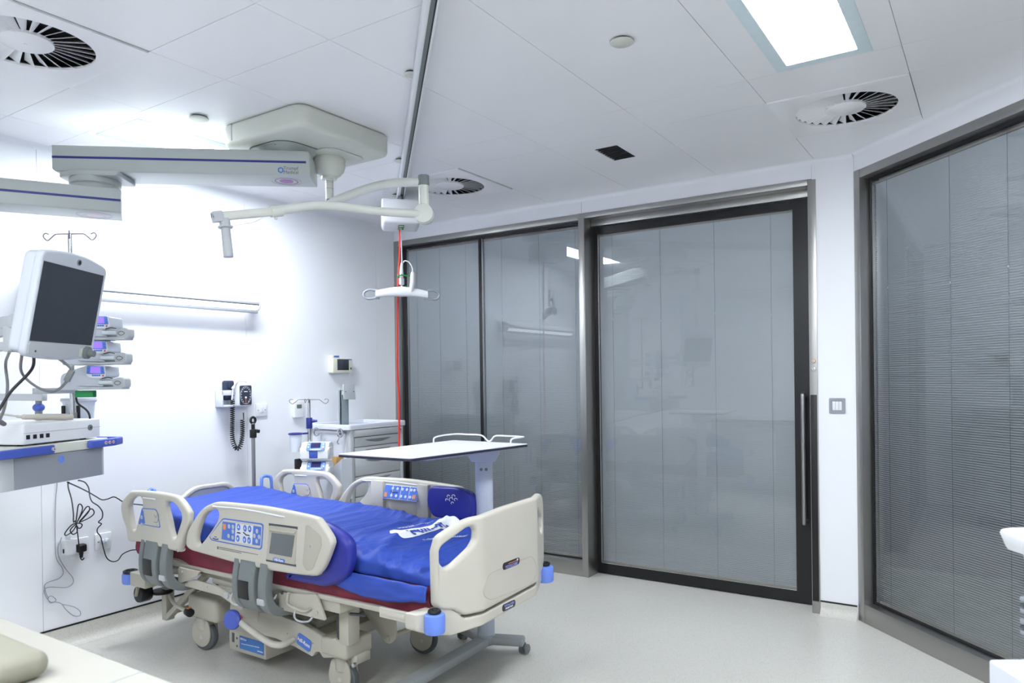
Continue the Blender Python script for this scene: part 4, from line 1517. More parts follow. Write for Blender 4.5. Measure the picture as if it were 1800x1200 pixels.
# maker's logo: hexagon ring and two lines of print
ux = -D1
b = B()
fc = on_arm(R1, D1, S1, .140, .1108, 2.486)
b.plate([(.0155 * math.cos(PI / 6 + k * PI / 3), .0155 * math.sin(PI / 6 + k * PI / 3)) for k in range(6)], .0012, frame(fc, ux, UZ), 0,
        [[(.0092 * math.cos(-k * PI / 3), .0092 * math.sin(-k * PI / 3)) for k in range(6)]])
obj('logo', b, LOGOB, a1)
b = B()
b.text('Trumpf', on_arm(R1, D1, S1, .0915, .1112, 2.4955), ux, UZ, .0235, .0004)
b.text('Medical', on_arm(R1, D1, S1, .0905, .1112, 2.4755), ux, UZ, .0235, .0004)
obj('lettering', b, TXTG, a1)
def emblem(parent, R, d, s, along, z, col):
    c = on_arm(R, d, s, along, 0.0, z - .0004)
    b = B()
    M = frame(c, d, s)
    b.plate(circ(.058, 40), .0012, M, 0, [circ(.052, 40)])
    b.plate(circ(.034, 36), .0012, M)
    b.mi = 1
    b.plate(circ(.074, 40), .0010, M, 0, [circ(.0725, 40)])
    obj('ring_emblem', b, [col, GREYM], parent)
emblem(a1, R1, D1, S1, .135, 2.460, PURP)
# joint between the two arms
jx, jy = -3.690, 1.842
b = B()
Mj = Matrix.Translation((jx, jy, 0)) @ Matrix.Rotation(math.atan2(D1.y, D1.x), 4, 'Z')
b.plate(rpoly([(-.15, -.105), (-.15, .105), (.06, .105), (.14, .06), (.14, -.06), (.06, -.105)], .02), .024, Mj @ Matrix.Translation((0, 0, 2.446)), .004)
b.lathe([(0, 2.436), (.108, 2.436), (.112, 2.428), (.112, 2.408), (.104, 2.402), (.104, 2.398), (.112, 2.394), (.110, 2.362), (0, 2.362)], Mj, 40)
obj('arm_joint', b, PEND, pen)
R2, D2, S2, L2 = pend_arm((-3.552, 1.894), (-3.925, 1.233), .20, 2.25, 2.362, False)
b = B(); arm_body(b, R2, D2, S2, L2, .20, 2.247, 2.362)
a2 = obj('lower_arm', b, PEND, pen)
stripe(a2, R2, D2, S2, .002, L2 - .004, .20, 2.307, .0105)
emblem(a2, R2, D2, S2, .115, 2.247, mat('pale_ring', (216, 196, 204), 0.45, var=.02, vscale=40))
# column
b = B()
b.bx(-3.985, -3.825, 1.205, 1.365, 1.02, 2.25, .02, 3)
b.lathe([(0, 2.25), (.10, 2.25), (.10, 2.215), (.085, 2.205), (0, 2.205)], Matrix.Translation((-3.905, 1.285, 0)), 32)
obj('column', b, PEND, pen)

# shelf and drawer
S0 = V((-3.192, 1.274, 0)); ST = V((-.387, .922, 0)); SN = V((.922, .387, 0))
FS = frame(S0, ST, SN)                        # u along the front, v out of the front, n = up or down
if FS.to_3x3().col[2].z < 0:
    upf = -1.0
else:
    upf = 1.0
def sp(s, o, z):
    return S0 + ST * s + SN * o + V((0, 0, z))
def splan(b, outline, z0, z1, bev=0.0):
    b.plate(outline, z1 - z0, Matrix.Translation((0, 0, (z0 + z1) / 2)) @ FS, bev)
b = B()
splan(b, rpoly([(-.075, .0), (.468, .0), (.468, -.46), (-.075, -.46)], [.055, .012, .02, .02], 6), 1.035, 1.160, .003)
dr = obj('drawer_unit', b, GREYL, pen)
b = B()
b.plate([(0.0, 1.037), (.447, 1.037), (.447, 1.158), (0.0, 1.158)], .006, frame(S0 + SN * .001, ST, UZ), .0008)
df = obj('drawer_front', b, GREYM, dr)
b = B(); b.plate(circ(.0155, 24, .222, 1.131), .002, frame(S0 + SN * .0045, ST, UZ), .0004)
obj('sticker', b, BUMPB, df, label='round blue sticker')
b = B()
splan(b, rpoly([(-.075, .012), (.478, .012), (.478, -.46), (-.075, -.46)], [.05, .01, .02, .02], 6), 1.160, 1.200, .004)
obj('shelf_top', b, PEND2, pen)
for (out, cap) in (([(-.16, .012), (.150, .018), (.172, .025), (.150, .036), (-.10, .042), (-.17, .02), (-.20, -.10), (-.17, -.10)], (.148,)),
                   ([(.345, .015), (.478, .018), (.545, .0), (.552, -.12), (.575, -.12), (.572, .012), (.49, .042), (.36, .036)], (.43, .452, .474))):
    b = B()
    splan(b, rpoly(out, .012, 4), 1.163, 1.197, .006)
    h = obj('side_handle', b, RAILB, pen, label='blue rounded rail handle on the shelf')
    b = B()
    for k, s_ in enumerate(cap):
        b.mi = 0 if (k == 0) else 1
        c = sp(s_, .0395, 1.181)
        b.cyl(c - SN * .004, c + SN * .003, .0075, seg=16)
        b.mi = 2
        b.cyl(c + SN * .0028, c + SN * .0040, .003, seg=12)
    obj('button', b, [GREYL, GREYL, RED], h)
# brackets from the column
b = B()
b.bar((-3.86, 1.27, 1.12), sp(.15, -.40, 1.12), .07, .07, .004)
b.bar((-3.86, 1.29, 1.395), (-3.42, 1.485, 1.388), .030, .030, .003)
b.bar((-3.455, 1.46, 1.415), (-3.482, 1.640, 1.415), .030, .026, .003)
b.bar((-3.86, 1.28, 1.625), (-3.10, 1.265, 1.66), .030, .040, .003)
b.bar((-3.86, 1.28, 1.575), (-3.14, 1.255, 1.595), .026, .034, .003)
b.cyl((-3.15, 1.262, 1.57), (-3.15, 1.262, 1.665), .032, bev=.004)
b.bx(-3.20, -3.10, 1.235, 1.300, 1.66, 1.705, .006)
b.bar((-3.14, 1.262, 1.68), (-2.965, 1.302, 1.735), .05, .05, .006)
obj('support_bracket', b, GREYL, pen)

# ------------------------------------------------------------------ patient monitor
mc_ = V((-2.898, 1.347, 1.735)); mu = V((-.5703, .8214, 0)); mv = V((.1548, .1075, .9821)); mn = V((.8067, .5601, -.1885))
mon = thing('patient_monitor', 'tilted flat patient monitor with a dark blank screen on the pendant', 'monitor', tuple(mc_ - mv * .19))
Mm = frame(mc_, mu, mv)
if Mm.to_3x3().col[2].dot(mn) < 0:
    raise RuntimeError('monitor frame')
b = B()
fo = rpoly([(-.200, -.196), (-.200, .176), (-.06, .196), (.08, .196), (.212, .172), (.212, -.190), (.06, -.206), (-.08, -.206)], [.03, .03, .2, .2, .03, .03, .2, .2], 6)
b.plate(fo, .030, Mm @ Matrix.Translation((0, 0, -.017)), .010, (), 3)
b.plate([(x * .96, y * .96) for x, y in fo], .050, Mm @ Matrix.Translation((0, 0, -.050)), .016, (), 3)
b.plate([(x * .6, y * .6) for x, y in fo], .03, Mm @ Matrix.Translation((0, 0, -.085)), .01)
obj('housing', b, PUMPW, mon)
b = B()
b.box((0, 0, -.0015), (.376, .282, .002), 0, 1, Mm)
obj('screen', b, SCREEN, mon, label='dark switched-off screen')
b = B()
b.plate(rpoly([(-.188, -.144), (.188, -.144), (.192, -.182), (.06, -.197), (-.06, -.197), (-.188, -.186)], .012, 4), .003, Mm @ Matrix.Translation((0, 0, -.001)), .001)
b.mi = 1
b.plate(circ(.004, 14, -.15, -.176), .002, Mm @ Matrix.Translation((0, 0, .0015)))
b.mi = 2
b.plate([(.112, -.155), (.132, -.155), (.132, -.188), (.112, -.188)], .001, Mm @ Matrix.Translation((0, 0, .0008)))
obj('lower_fascia', b, [GREYL, DGREY, PEND2], mon)
b = B()
p = Mm @ V((.158, -.170, 0))
b.cyl(p, p + mn * .012, .026, .024); b.cyl(p + mn * .012, p + mn * .034, .014, .012)
obj('control_knob', b, GREYP, mon, label='grey round control knob')
b = B()
p = Mm @ V((.012, .166, -.001))
b.cyl(p, p + mn * .003, .012); b.mi = 1; b.cyl(p + mn * .003, p + mn * .004, .008)
obj('alarm_lens', b, [GREYM, BLACK], mon)
def cable(name, pts, r, m, parent=None, n=8, seg=8, label=None):
    b = B(); b.tube(catmull(pts, n), r, seg)
    return obj(name, b, m, parent, 60, label=label)
under = lambda a, c: Mm @ V((a, -.19, c))
cable('cable', [under(-.09, -.04), (-3.0, 1.26, 1.50), (-3.02, 1.20, 1.42), (-3.02, 1.155, 1.345), (-3.04, 1.12, 1.30)], .0055, CABLE, mon, label='black cable hanging from the monitor')
cable('cable', [under(-.14, -.05), (-3.055, 1.25, 1.49), (-3.03, 1.29, 1.435), (-2.99, 1.33, 1.418), (-2.965, 1.36, 1.45), (-2.952, 1.375, 1.50), under(.03, -.05)], .0050, CABG, mon, label='grey cable looping under the monitor')
cable('cable', [under(-.19, -.06), (-3.06, 1.20, 1.52), (-3.085, 1.215, 1.44), (-3.10, 1.21, 1.36), (-3.13, 1.20, 1.30)], .0050, CABG, mon)
b = B(); b.bar((-2.962, 1.362, 1.455), (-2.950, 1.377, 1.497), .024, .020, .004)
obj('cable_ferrite', b, GREYP, mon, label='grey block on the looping cable')
cable('cable', [(-3.10, 1.09, 1.44), (-3.055, 1.125, 1.46), (-3.03, 1.155, 1.43), (-3.035, 1.14, 1.385), (-3.06, 1.11, 1.36), (-3.04, 1.16, 1.32), (-3.08, 1.20, 1.30)], .009, CABG, mon, label='thick grey hose loop at the picture edge')

# ------------------------------------------------------------------ console on the shelf
con = thing('console_unit', 'flat white console box with four small sockets on the pendant shelf', 'console', tuple(sp(.24, -.16, 1.200)))
b = B()
splan(b, rpoly([(.043, .0), (.447, .0), (.447, -.34), (.043, -.34)], .012, 4), 1.207, 1.289, .006)
obj('case', b, WHITE, con)
b = B()
for s_ in (.08, .40):
    for o_ in (-.05, -.28):
        b.cyl(sp(s_, o_, 1.200), sp(s_, o_, 1.210), .012)
obj('foot', b, BLACK, con)
b = B()
b.bar(sp(.046, .0006, 1.252), sp(.445, .0006, 1.252), .0015, .0012)
obj('case_seam', b, GREYM, con)
for s_ in (.066, .098, .130, .160):
    b = B(); b.box((0, 0, 0), (.0165, .017, .004), .001, 1, frame(sp(s_, .001, 1.236), ST, UZ))
    obj('socket', b, BLACK, con)
b = B(); c = sp(.384, 0, 1.252); b.cyl(c, c + SN * .004, .0125, seg=20); b.mi = 1; b.cyl(c + SN * .004, c + SN * .007, .005, seg=14)
obj('power_button', b, [GREYP, DGREY], con)

pr = thing('handheld_probe', 'cream handheld wand lying across the white console', 'probe', tuple(sp(.20, -.06, 1.292)))
b = B()
pa, pb_ = sp(.145, -.10, 1.312), sp(.30, -.03, 1.303)
b.tube(catmull([sp(.125, -.11, 1.316), pa, sp(.19, -.08, 1.309), sp(.25, -.055, 1.306), pb_, sp(.318, -.022, 1.302)], 5), [.006] * 5 + [.011] * 5 + [.014] * 5 + [.014] * 5 + [.012] * 5 + [.004], 12)
obj('body', b, CREAM2, pr)
b = B()
b.tube(catmull([sp(.128, -.108, 1.316), sp(.09, -.13, 1.325), sp(.05, -.15, 1.335), sp(.0, -.17, 1.32), sp(-.04, -.18, 1.305)], 6), .004, 8)
obj('lead', b, CREAM2, pr)

# ------------------------------------------------------------------ drip pole with pumps
PU = V((.841, .541, 0)); PBK = V((-.541, .841, 0))
px_, py_ = -3.482, 1.624
pole = thing('drip_pole', 'steel drip pole with looped hooks rising behind the monitor', 'drip pole', (px_, py_, 1.22))
b = B(); b.cyl((px_, py_, 1.22), (px_, py_, 1.98), .0105, seg=16); b.cyl((px_, py_, 1.95), (px_, py_, 2.115), .0085, seg=16)
obj('pole', b, CHROME, pole)
pc = V((px_, py_, 0))
def hook(parent, c, u, z, L, r, hh=.030, name='hook'):
    pts = [c + V((0, 0, z)), c + u * (L * .35) + V((0, 0, z)), c + u * (L * .55) + V((0, 0, z - .002)), c + u * (L * .72) + V((0, 0, z - hh * .6)), c + u * (L * .85) + V((0, 0, z - hh * .95)),
           c + u * (L * .98) + V((0, 0, z - hh * .55)), c + u * L + V((0, 0, z - .004)), c + u * (L * .92) + V((0, 0, z + .004)), c + u * (L * .80) + V((0, 0, z - .001))]
    b = B(); b.tube(catmull(pts, 5), r, 8)
    return obj(name, b, HOOK, parent, 60)
hook(pole, pc, PU, 2.116, .118, .0028)
hook(pole, pc, -PU, 2.116, .118, .0028)
hook(pole, pc, (PBK * -.85 + PU * .5).normalized(), 2.114, .075, .0028)
hook(pole, pc, (PBK * .85 - PU * .5).normalized(), 2.120, .10, .0028)

def make_syringe_pump(label, loc):
    t = thing('syringe_pump', label, 'syringe pump', loc, math.atan2(PU.y, PU.x), 'syringe pumps stacked on the pendant pole')
    F0 = frame((0, 0, 0), (1, 0, 0), (0, 0, 1))           # local xz plane, faces the viewer
    b = B()
    b.plate(rpoly([(0, 0), (0, .050), (.008, .068), (.068, .091), (.112, .104), (.196, .101), (.200, .056), (.172, .048), (.168, 0)], .008, 4), .105, F0 @ Matrix.Translation((0, 0, -.056)), .006, (), 3)
    b.bar((.075, -.002, .022), (.19, -.003, .016), .006, .006, .002)
    obj('case', b, PUMPW, t, local=True)
    b = B()
    b.plate(rpoly([(.118, .060), (.122, .104), (.194, .102), (.200, .058), (.185, .048), (.135, .049)], .006, 3), .006, F0 @ Matrix.Translation((0, 0, .0005)), .002)
    b.mi = 1
    b.plate(rpoly([(.120, .068), (.123, .102), (.193, .100), (.198, .066)], .004, 3), .002, F0 @ Matrix.Translation((0, 0, .0042)), .0004)
    b.mi = 2
    for k in range(4):
        b.plate(circ(.0045, 12, .147 + .0092 * k, .0612, .0036), .0015, F0 @ Matrix.Translation((0, 0, .0044)))
    for (x, z) in ((.127, .090), (.127, .076), (.189, .088), (.190, .076)):
        b.plate(circ(.0036, 12, x, z), .0015, F0 @ Matrix.Translation((0, 0, .0056)))
    b.mi = 3
    b.plate(circ(.0035, 12, .190, .0595), .0015, F0 @ Matrix.Translation((0, 0, .0044)))
    obj('keypad', b, [WHITE, PUMPB, PANB, RED], t, local=True)
    b = B(); b.plate([(.136, .072), (.139, .099), (.179, .098), (.181, .071)], .0015, F0 @ Matrix.Translation((0, 0, .0056)))
    obj('display', b, LCDP, t, local=True, label='lit purple display')
    b = B()
    b.bx(.085, .270, -.010, .060, .0, .012, .004)
    b.plate(rpoly([(.168, .012), (.168, .046), (.190, .052), (.235, .040), (.238, .012)], .006, 3), .05, F0 @ Matrix.Translation((0, 0, -.040)), .004)
    b.plate(rpoly([(.232, .004), (.228, .045), (.262, .053), (.282, .047), (.284, .012), (.268, .002)], .008, 4), .055, F0 @ Matrix.Translation((0, 0, -.020)), .006)
    b.mi = 1
    b.cyl((.175, -.006, .030), (.232, -.006, .030), .0085, seg=14)
    obj('syringe_cradle', b, [GREYL, TUBEW], t, local=True)
    b = B()
    b.tube(catmull([(.240, .0075 - .0145, .028), (.252, -.0075, .036), (.268, -.0075, .028), (.252, -.0075, .019)], 4, True), .0014, 6, closed=True)
    b.tube([(.190, -.012, .048), (.215, -.012, .052), (.236, -.012, .047)], .002, 6)
    obj('plunger_clamp', b, DGREY, t, local=True)
    b = B()
    b.bx(.015, .05, .105, .150, .03, .075, .004)
    obj('pole_clamp', b, GREYP, t, local=True)
    return t
sp0 = make_syringe_pump('lowest syringe pump with lit purple display, above the green tag', (-3.368, 1.520, 1.418))
labs = ['middle syringe pump with lit purple display, beside the monitor knob', 'topmost syringe pump, half hidden behind the dark monitor screen']
for k, lab in enumerate(labs):
    c = copy_tree(sp0)
    c.location = (-3.368 + .008 * (k + 1), 1.520 + .005 * (k + 1), 1.418 + .106 * (k + 1))
    c['label'] = lab
b = B(); b.bx(0, .078, 0, .03, 0, .030, .003, M=Matrix.Translation((-3.335, 1.565, 1.385)) @ Matrix.Rotation(math.atan2(PU.y, PU.x), 4, 'Z'))
solo('pole_tag', b, GREEN, 'green block under the lowest syringe pump', 'tag')

# suction canister and regulator ball behind the console
can = thing('suction_canister', 'white lidded suction canister behind the console below the pumps', 'canister', (-3.594, 1.705, 1.21))
Mc_ = Matrix.Translation((-3.594, 1.705, 0))
b = B(); b.lathe([(0, 1.21), (.055, 1.21), (.066, 1.36), (.064, 1.362), (0, 1.362)], Mc_, 30)
obj('jar', b, TUBEW, can)
b = B(); b.lathe([(0, 1.385), (.05, 1.385), (.072, 1.378), (.075, 1.366), (.070, 1.358), (0, 1.358)], Mc_, 30)
b.cyl((-3.594, 1.68, 1.385), (-3.594, 1.68, 1.40), .012)
obj('lid', b, PUMPW, can)
b = B()
for s_ in (-.028, .040):
    c = V((-3.594, 1.705, 0)) - PBK * .070 + PU * s_
    b.bar(c + V((0, 0, 1.22)), c + V((0, 0, 1.345)), .016, .012, .003, up=PU)
obj('clamp_strap', b, BLACK, can)
b = B()
b.bar((-3.490, 1.630, 1.30), (-3.560, 1.665, 1.30), .03, .03, .004)
obj('mount_arm', b, GREYP, can)
rg = thing('suction_regulator', 'small blue ball-shaped regulator knob on the pendant bracket', 'regulator', (-3.445, 1.472, 1.31))
b = B(); b.ball((-3.445, 1.472, 1.345), (.023, .023, .019))
obj('blue_cap', b, RAILB, rg)
b = B(); b.cyl((-3.445, 1.472, 1.355), (-3.445, 1.472, 1.374), .012); b.cyl((-3.445, 1.472, 1.295), (-3.445, 1.472, 1.335), .014)
obj('stem', b, GREYP, rg)
cable('drip_cable', [(-3.40, 1.60, 1.40), (-3.395, 1.605, 1.36), (-3.375, 1.63, 1.33), (-3.365, 1.64, 1.30), (-3.37, 1.64, 1.25), (-3.40, 1.62, 1.205)], .0045, CABLE)
o = bpy.data.objects['drip_cable']; tag(o, 'short black cable dropping from the lowest pump behind the console', 'cable')
o.name = 'pump_cable'

# ================================================================== LAMP ARM
la = thing('spring_arm', 'white curved spring arm with a hanging handle beneath the ceiling cover', 'spring arm', (-2.950, 2.652, 2.36))
lx, ly = -2.950, 2.660
b = B()
b.plate(rrect(.27, .27, .07, 6, lx + .02, ly + .0), .004, Matrix.Translation((0, 0, 2.6165)), .001)
b.lathe([(0, 2.614), (.080, 2.614), (.084, 2.600), (.084, 2.575), (.078, 2.550), (.060, 2.528), (.040, 2.520), (.040, 2.505), (0, 2.505)], Matrix.Translation((lx, ly, 0)), 36)
b.mi = 1
b.cyl((lx + .03, ly - .045, 2.535), (lx + .032, ly - .048, 2.532), .003)
obj('ceiling_cup', b, [PEND2, BLACK], la)
b = B()
b.cyl((lx, ly, 2.40), (lx, ly, 2.510), .0205, seg=24)
b.mi = 1
for z in (2.493, 2.486, 2.455):
    b.cyl((lx, ly, z), (lx, ly, z + .0015), .0210, seg=24)
obj('post', b, [ARMW, GREYP], la)
b = B()
b.cyl((lx, ly, 2.352), (lx, ly, 2.40), .0208, seg=24)
b.bx(lx - .01, lx + .035, ly - .012, ly + .014, 2.352, 2.362, .003)
obj('elbow_cap', b, GREYP, la)
A_pts = [(lx, ly, 2.382), (-2.91, 2.672, 2.392), (-2.80, 2.70, 2.420), (-2.69, 2.724, 2.440), (-2.58, 2.742, 2.446), (-2.48, 2.755, 2.438), (-2.40, 2.768, 2.428)]
b = B(); b.tube(catmull(A_pts, 7), .0225, 18)
obj('upper_tube', b, ARMW, la)
ex, ey = -2.392, 2.770
b = B(); b.cyl((ex, ey, 2.305), (ex, ey, 2.412), .0255, seg=24)
obj('elbow_post', b, ARMW, la)
b = B(); b.cyl((ex, ey, 2.410), (ex, ey, 2.462), .0275, seg=24, bev=.003)
obj('elbow_cap', b, GREYP, la)
kd = V((.541, -.841, 0))
kc = V((ex, ey, 2.268))
b = B(); b.cyl(kc - kd * .040, kc + kd * .034, .048, seg=36, bev=.005)
b.mi = 1
b.cyl(kc - kd * .022, kc - kd * .019, .0485, seg=36)
obj('knuckle', b, [ARMW, GREYM], la)
S_pts = [(ex, ey, 2.268), (-2.482, 2.568, 2.256), (-2.557, 2.377, 2.254), (-2.600, 2.278, 2.247), (-2.640, 2.160, 2.216), (-2.665, 2.080, 2.190)]
b = B(); b.tube(catmull(S_pts, 8), .0205, 16)
obj('lower_tube', b, ARMW, la)
sd = (V((-2.749, 1.837, 2.133)) - V((-2.665, 2.08, 2.190))).normalized()
b = B()
p = V((-2.655, 2.109, 2.197))
b.cyl(p - sd * .01, p + sd * .045, .0245, seg=20, bev=.004)
b.bar(p + sd * .03, p + sd * .255, .036, .036, .008)
b.cyl(p + sd * .02 + V((0, 0, -.025)), p + sd * .02 + V((0, 0, -.035)), .008)
obj('spring_housing', b, ARMW, la)
b = B(); b.bar(p + sd * .252, p + sd * .292, .044, .044, .003)
b.mi = 1
side = V((.841, .541, 0))
fcn = p + sd * .280 - PBK * .0225
b.bar(fcn - side * .006 + V((0, 0, .008)), fcn - side * .006 - V((0, 0, .008)), .003, .002, up=PBK)
b.bar(fcn + side * .003 + V((0, 0, .008)), fcn + side * .003 - V((0, 0, .008)), .003, .002, up=PBK)
obj('end_block', b, [GREYL, TXTG], la)
hp = p + sd * .243
b = B()
dn = V((.10, .03, -1)).normalized()
b.cyl(hp + V((0, 0, -.012)), hp + dn * .045, .022, seg=20)
b.cyl(hp + dn * .043, hp + dn * .051, .030, seg=24, bev=.002)
b.cyl(hp + dn * .05, hp + dn * .175, .0185, .0205, seg=20)
obj('hanging_handle', b, GREYL, la)
b = B()
b.tube(catmull([hp + dn * .047 + side * .02, p + sd * .18 + V((0, 0, -.042)), p + sd * .12 + V((0, 0, -.038)), p + sd * .08 + V((0, 0, -.022))], 6), .0016, 6)
obj('thin_wire', b, WHITE, la)

# ================================================================== PATIENT HOIST
ho = thing('patient_hoist', 'white ceiling hoist with curved spreader bar hanging from the rail', 'hoist', (-3.38, 3.65, 1.9))
hs = (V((-3.38, 3.66, 0)) - RP).dot(RD)
Hc = railp(hs, 0, 0)
HU = V((.70711, .70711, 0))                    # to the right
HB = RD                                        # away along the rail
FHx = frame((Hc.x, Hc.y, 0), HU, V((0, 0, 1)))  # n toward the viewer
b = B()
b.plate(rpoly([(-.130, 2.505), (-.130, 2.640), (.130, 2.640), (.130, 2.505), (.110, 2.478), (-.118, 2.478)], .014, 4), .30, FHx @ Matrix.Translation((0, 0, -.04)), .014, (), 3)
obj('motor_case', b, WHITE, ho)
b = B()
for s_ in (-.08, .08):
    b.bar(Hc + RD * s_ + V((0, 0, 2.636)), Hc + RD * s_ + V((0, 0, 2.668)), .02, .02)
obj('trolley', b, DGREY, ho)
b = B()
b.bar(Hc - RD * .04 - HU * 0 + V((0, 0, 2.4765)), Hc + RD * .10 + V((0, 0, 2.4765)), .040, .006, .002)
b.mi = 1
b.bar(Hc - RD * .036 + V((0, 0, 2.4745)), Hc - RD * .01 + V((0, 0, 2.4745)), .028, .006)
obj('strap_guide', b, [GREEN, WHITE], ho)
sx = Hc + RD * .03
def hp_(u, z, back=0.0):
    return sx + HU * u + RD * back + V((0, 0, z))
b = B()
b.bar(hp_(0, 2.478), hp_(0.006, 2.18), .003, .010)
obj('lift_strap', b, WHITE2, ho)
b = B()
b.tube([hp_(.004, 2.235), hp_(.0, 2.20), hp_(-.001, 2.165), hp_(.0, 2.135)], [.008, .011, .014, .012], 10)
b.bar(hp_(0, 2.135), hp_(0, 2.085), .022, .038, .008)
obj('strap_coupling', b, WHITE, ho)
b = B()
b.cyl(hp_(0, 2.085), hp_(0, 2.04), .008)
b.tube([hp_(.018 * math.cos(a), 2.052 + .018 * math.sin(a)) for a in [2 * PI * k / 16 for k in range(16)]], .0035, 8, closed=True)
obj('swivel', b, CHROME, ho)
b = B()
b.tube(catmull([hp_(-.022, 2.142, -.02), hp_(0, 2.150, -.024), hp_(.03, 2.146, -.02), hp_(.055, 2.148, -.01)], 5), .005, 8)
b.ball(hp_(-.024, 2.142, -.02), .010, 10); b.ball(hp_(.028, 2.068, -.01), .010, 10)
obj('green_clip', b, GREEN, ho)
b = B()
bars = [hp_(u, 2.040 - .28 * u * u * 2.4, 0) for u in [-.175 + .0175 * k for k in range(21)]]
t_ = [(.030 if 1 < k < 19 else .027) for k in range(21)]
tb = bmesh.new()
prev = None
for k, pnt in enumerate(bars):
    hgt = .034 - .010 * abs(k - 10) / 10
    dp_ = .030 - .008 * abs(k - 10) / 10
    ring = []
    for q in range(14):
        a = 2 * PI * q / 14
        cx = math.copysign(abs(math.cos(a)) ** .6, math.cos(a)); sy = math.copysign(abs(math.sin(a)) ** .6, math.sin(a))
        ring.append(tb.verts.new(pnt + V((0, 0, hgt * sy)) + RD * (dp_ * cx)))
    if prev:
        for q in range(14):
            tb.faces.new((prev[q], prev[(q + 1) % 14], ring[(q + 1) % 14], ring[q]))
    else:
        tb.faces.new(ring[::-1])
    prev = ring
tb.faces.new(prev)
bmesh.ops.recalc_face_normals(tb, faces=tb.faces)
b._fin(tb)
obj('spreader_bar', b, WHITE, ho)
for sg in (-1, 1):
    b = B()
    z0 = 2.040 - .28 * .175 * .175 * 2.4
    pts = [hp_(sg * (.165 + dx), z0 + dz) for dx, dz in ((0, .026), (.05, .030), (.082, .015), (.088, -.008), (.070, -.028), (.04, -.030), (0, -.022))]
    b.tube(catmull(pts, 5), .008, 10)
    b.bar(hp_(sg * .160, z0 + .030), hp_(sg * .164, z0 - .034), .014, .030, .004, up=HU)
    obj('sling_loop', b, GREYM, ho, label='grey sling hook loop at the bar end')
b = B()
b.tube(catmull([hp_(.012, 2.235, -.01), hp_(.022, 2.248, -.015), hp_(.050, 2.238, -.02), hp_(.072, 2.20, -.02), hp_(.074, 2.165, -.02)], 6), .004, 8)
obj('handset_lead', b, WHITE, ho)
b = B()
b.tube([hp_(.074, 2.172, -.02), hp_(.0735, 2.155, -.02), hp_(.072, 2.10, -.02), hp_(.062, 2.045, -.02), hp_(.058, 2.035, -.02)], [.010, .015, .017, .015, .008], 12)
obj('handset', b, WHITE, ho, label='white hand control hanging on its lead')
b = B()
b.tube(catmull([hp_(-.006, 2.476, .05), hp_(-.010, 2.30, .05), hp_(-.022, 2.10, .05), hp_(-.030, 1.85, .05), hp_(-.034, 1.50, .05), hp_(-.026, 1.30, .05), hp_(-.030, 1.02, .05), hp_(-.034, .97, .05), hp_(-.055, .92, .05), hp_(-.062, .895, .05)], 8), .0062, 8)
obj('red_pull_cord', b, RED, ho, label='long red emergency pull cord')

# ================================================================== HEAD WALL FITTINGS
UYv = V((0, 1, 0))
def wx(x):                                    # upright plane facing into the room (+x), u along +y
    return frame((x, 0, 0), UYv, UZ)
# bed-head light
bl = thing('bed_light', 'long white wall light over the bed head, glowing up and down', 'wall light', (XH, 2.5, 1.90))
ya, yb2 = 1.80, 3.165
b = B()
prof = rpoly([(XH, 1.962), (XH, 2.018), (-4.26, 2.024), (-4.215, 2.012), (-4.196, 1.985), (-4.205, 1.962)], [.002, .01, .02, .02, .015, .004], 5)
b.plate(prof, yb2 - ya, frame((0, (ya + yb2) / 2, 0), V((1, 0, 0)), UZ), .004)
obj('housing', b, WHITE, bl)
b = B(); b.bx(XH + .004, -4.2035, ya + .01, yb2 - .01, 1.9565, 1.9635)
obj('dark_joint', b, DGREY, bl)
b = B()
prof = rpoly([(XH + .01, 1.958), (-4.208, 1.958), (-4.212, 1.938), (-4.235, 1.926), (XH + .01, 1.926)], [.002, .004, .012, .01, .002], 4)
b.plate(prof, yb2 - ya - .03, frame((0, (ya + yb2) / 2, 0), V((1, 0, 0)), UZ), .002)
obj('lower_diffuser', b, L_BED, bl, label='glowing lower strip of the wall light')
b = B(); b.bx(-4.240, -4.222, ya + .004, yb2 - .004, 1.905, 1.926, .003)
obj('lower_rim', b, GREYM, bl)
b = B(); b.bx(XH + .015, -4.262, ya + .04, yb2 - .04, 2.021, 2.027)
obj('upper_diffuser', b, L_UP, bl)
for y in (ya, yb2):
    b = B()
    prof = rpoly([(XH, 1.915), (XH, 2.020), (-4.26, 2.027), (-4.212, 2.014), (-4.193, 1.985), (-4.203, 1.955), (-4.212, 1.935), (-4.24, 1.918)], .012, 4)
    b.plate(prof, .012, frame((0, y, 0), V((1, 0, 0)), UZ), .004)
    obj('end_cap', b, WHITE, bl)

# blood pressure dial with basket and coiled tube
bp = thing('blood_pressure_gauge', 'wall mounted blood pressure dial with cuff basket and black coiled tube', 'blood pressure gauge', (XH, 3.02, 1.26))
b = B()
b.bx(XH, -4.240, 2.985, 3.122, 1.272, 1.436, .016, 4)
obj('dial_case', b, WHITE, bp)
b = B()
b.plate(rrect(.092, .130, .010, 4, 3.066, 1.350), .003, wx(-4.2395), .001)
dface = obj('dial_face', b, DIALM, bp)
b = B()
for k in range(15):
    a = math.radians(-235 + 290 * k / 14)
    c = V((-4.2375, 3.066 + .034 * math.cos(a), 1.350 - .050 * math.sin(a) * 1.0))
    b.box(c, (.001, .005, .005), .001)
b.tube([(-4.2375, 3.066 + .041 * math.cos(a), 1.350 + .058 * math.sin(a)) for a in [2 * PI * k / 40 for k in range(40)]], .0009, 5, closed=True)
b.box((-4.2375, 3.066, 1.374), (.001, .026, .006))
b.mi = 1
b.box((-4.2372, 3.066, 1.318), (.001, .003, .045))
b.mi = 0
b.cyl((-4.238, 3.066, 1.335), (-4.236, 3.066, 1.335), .007, seg=14)
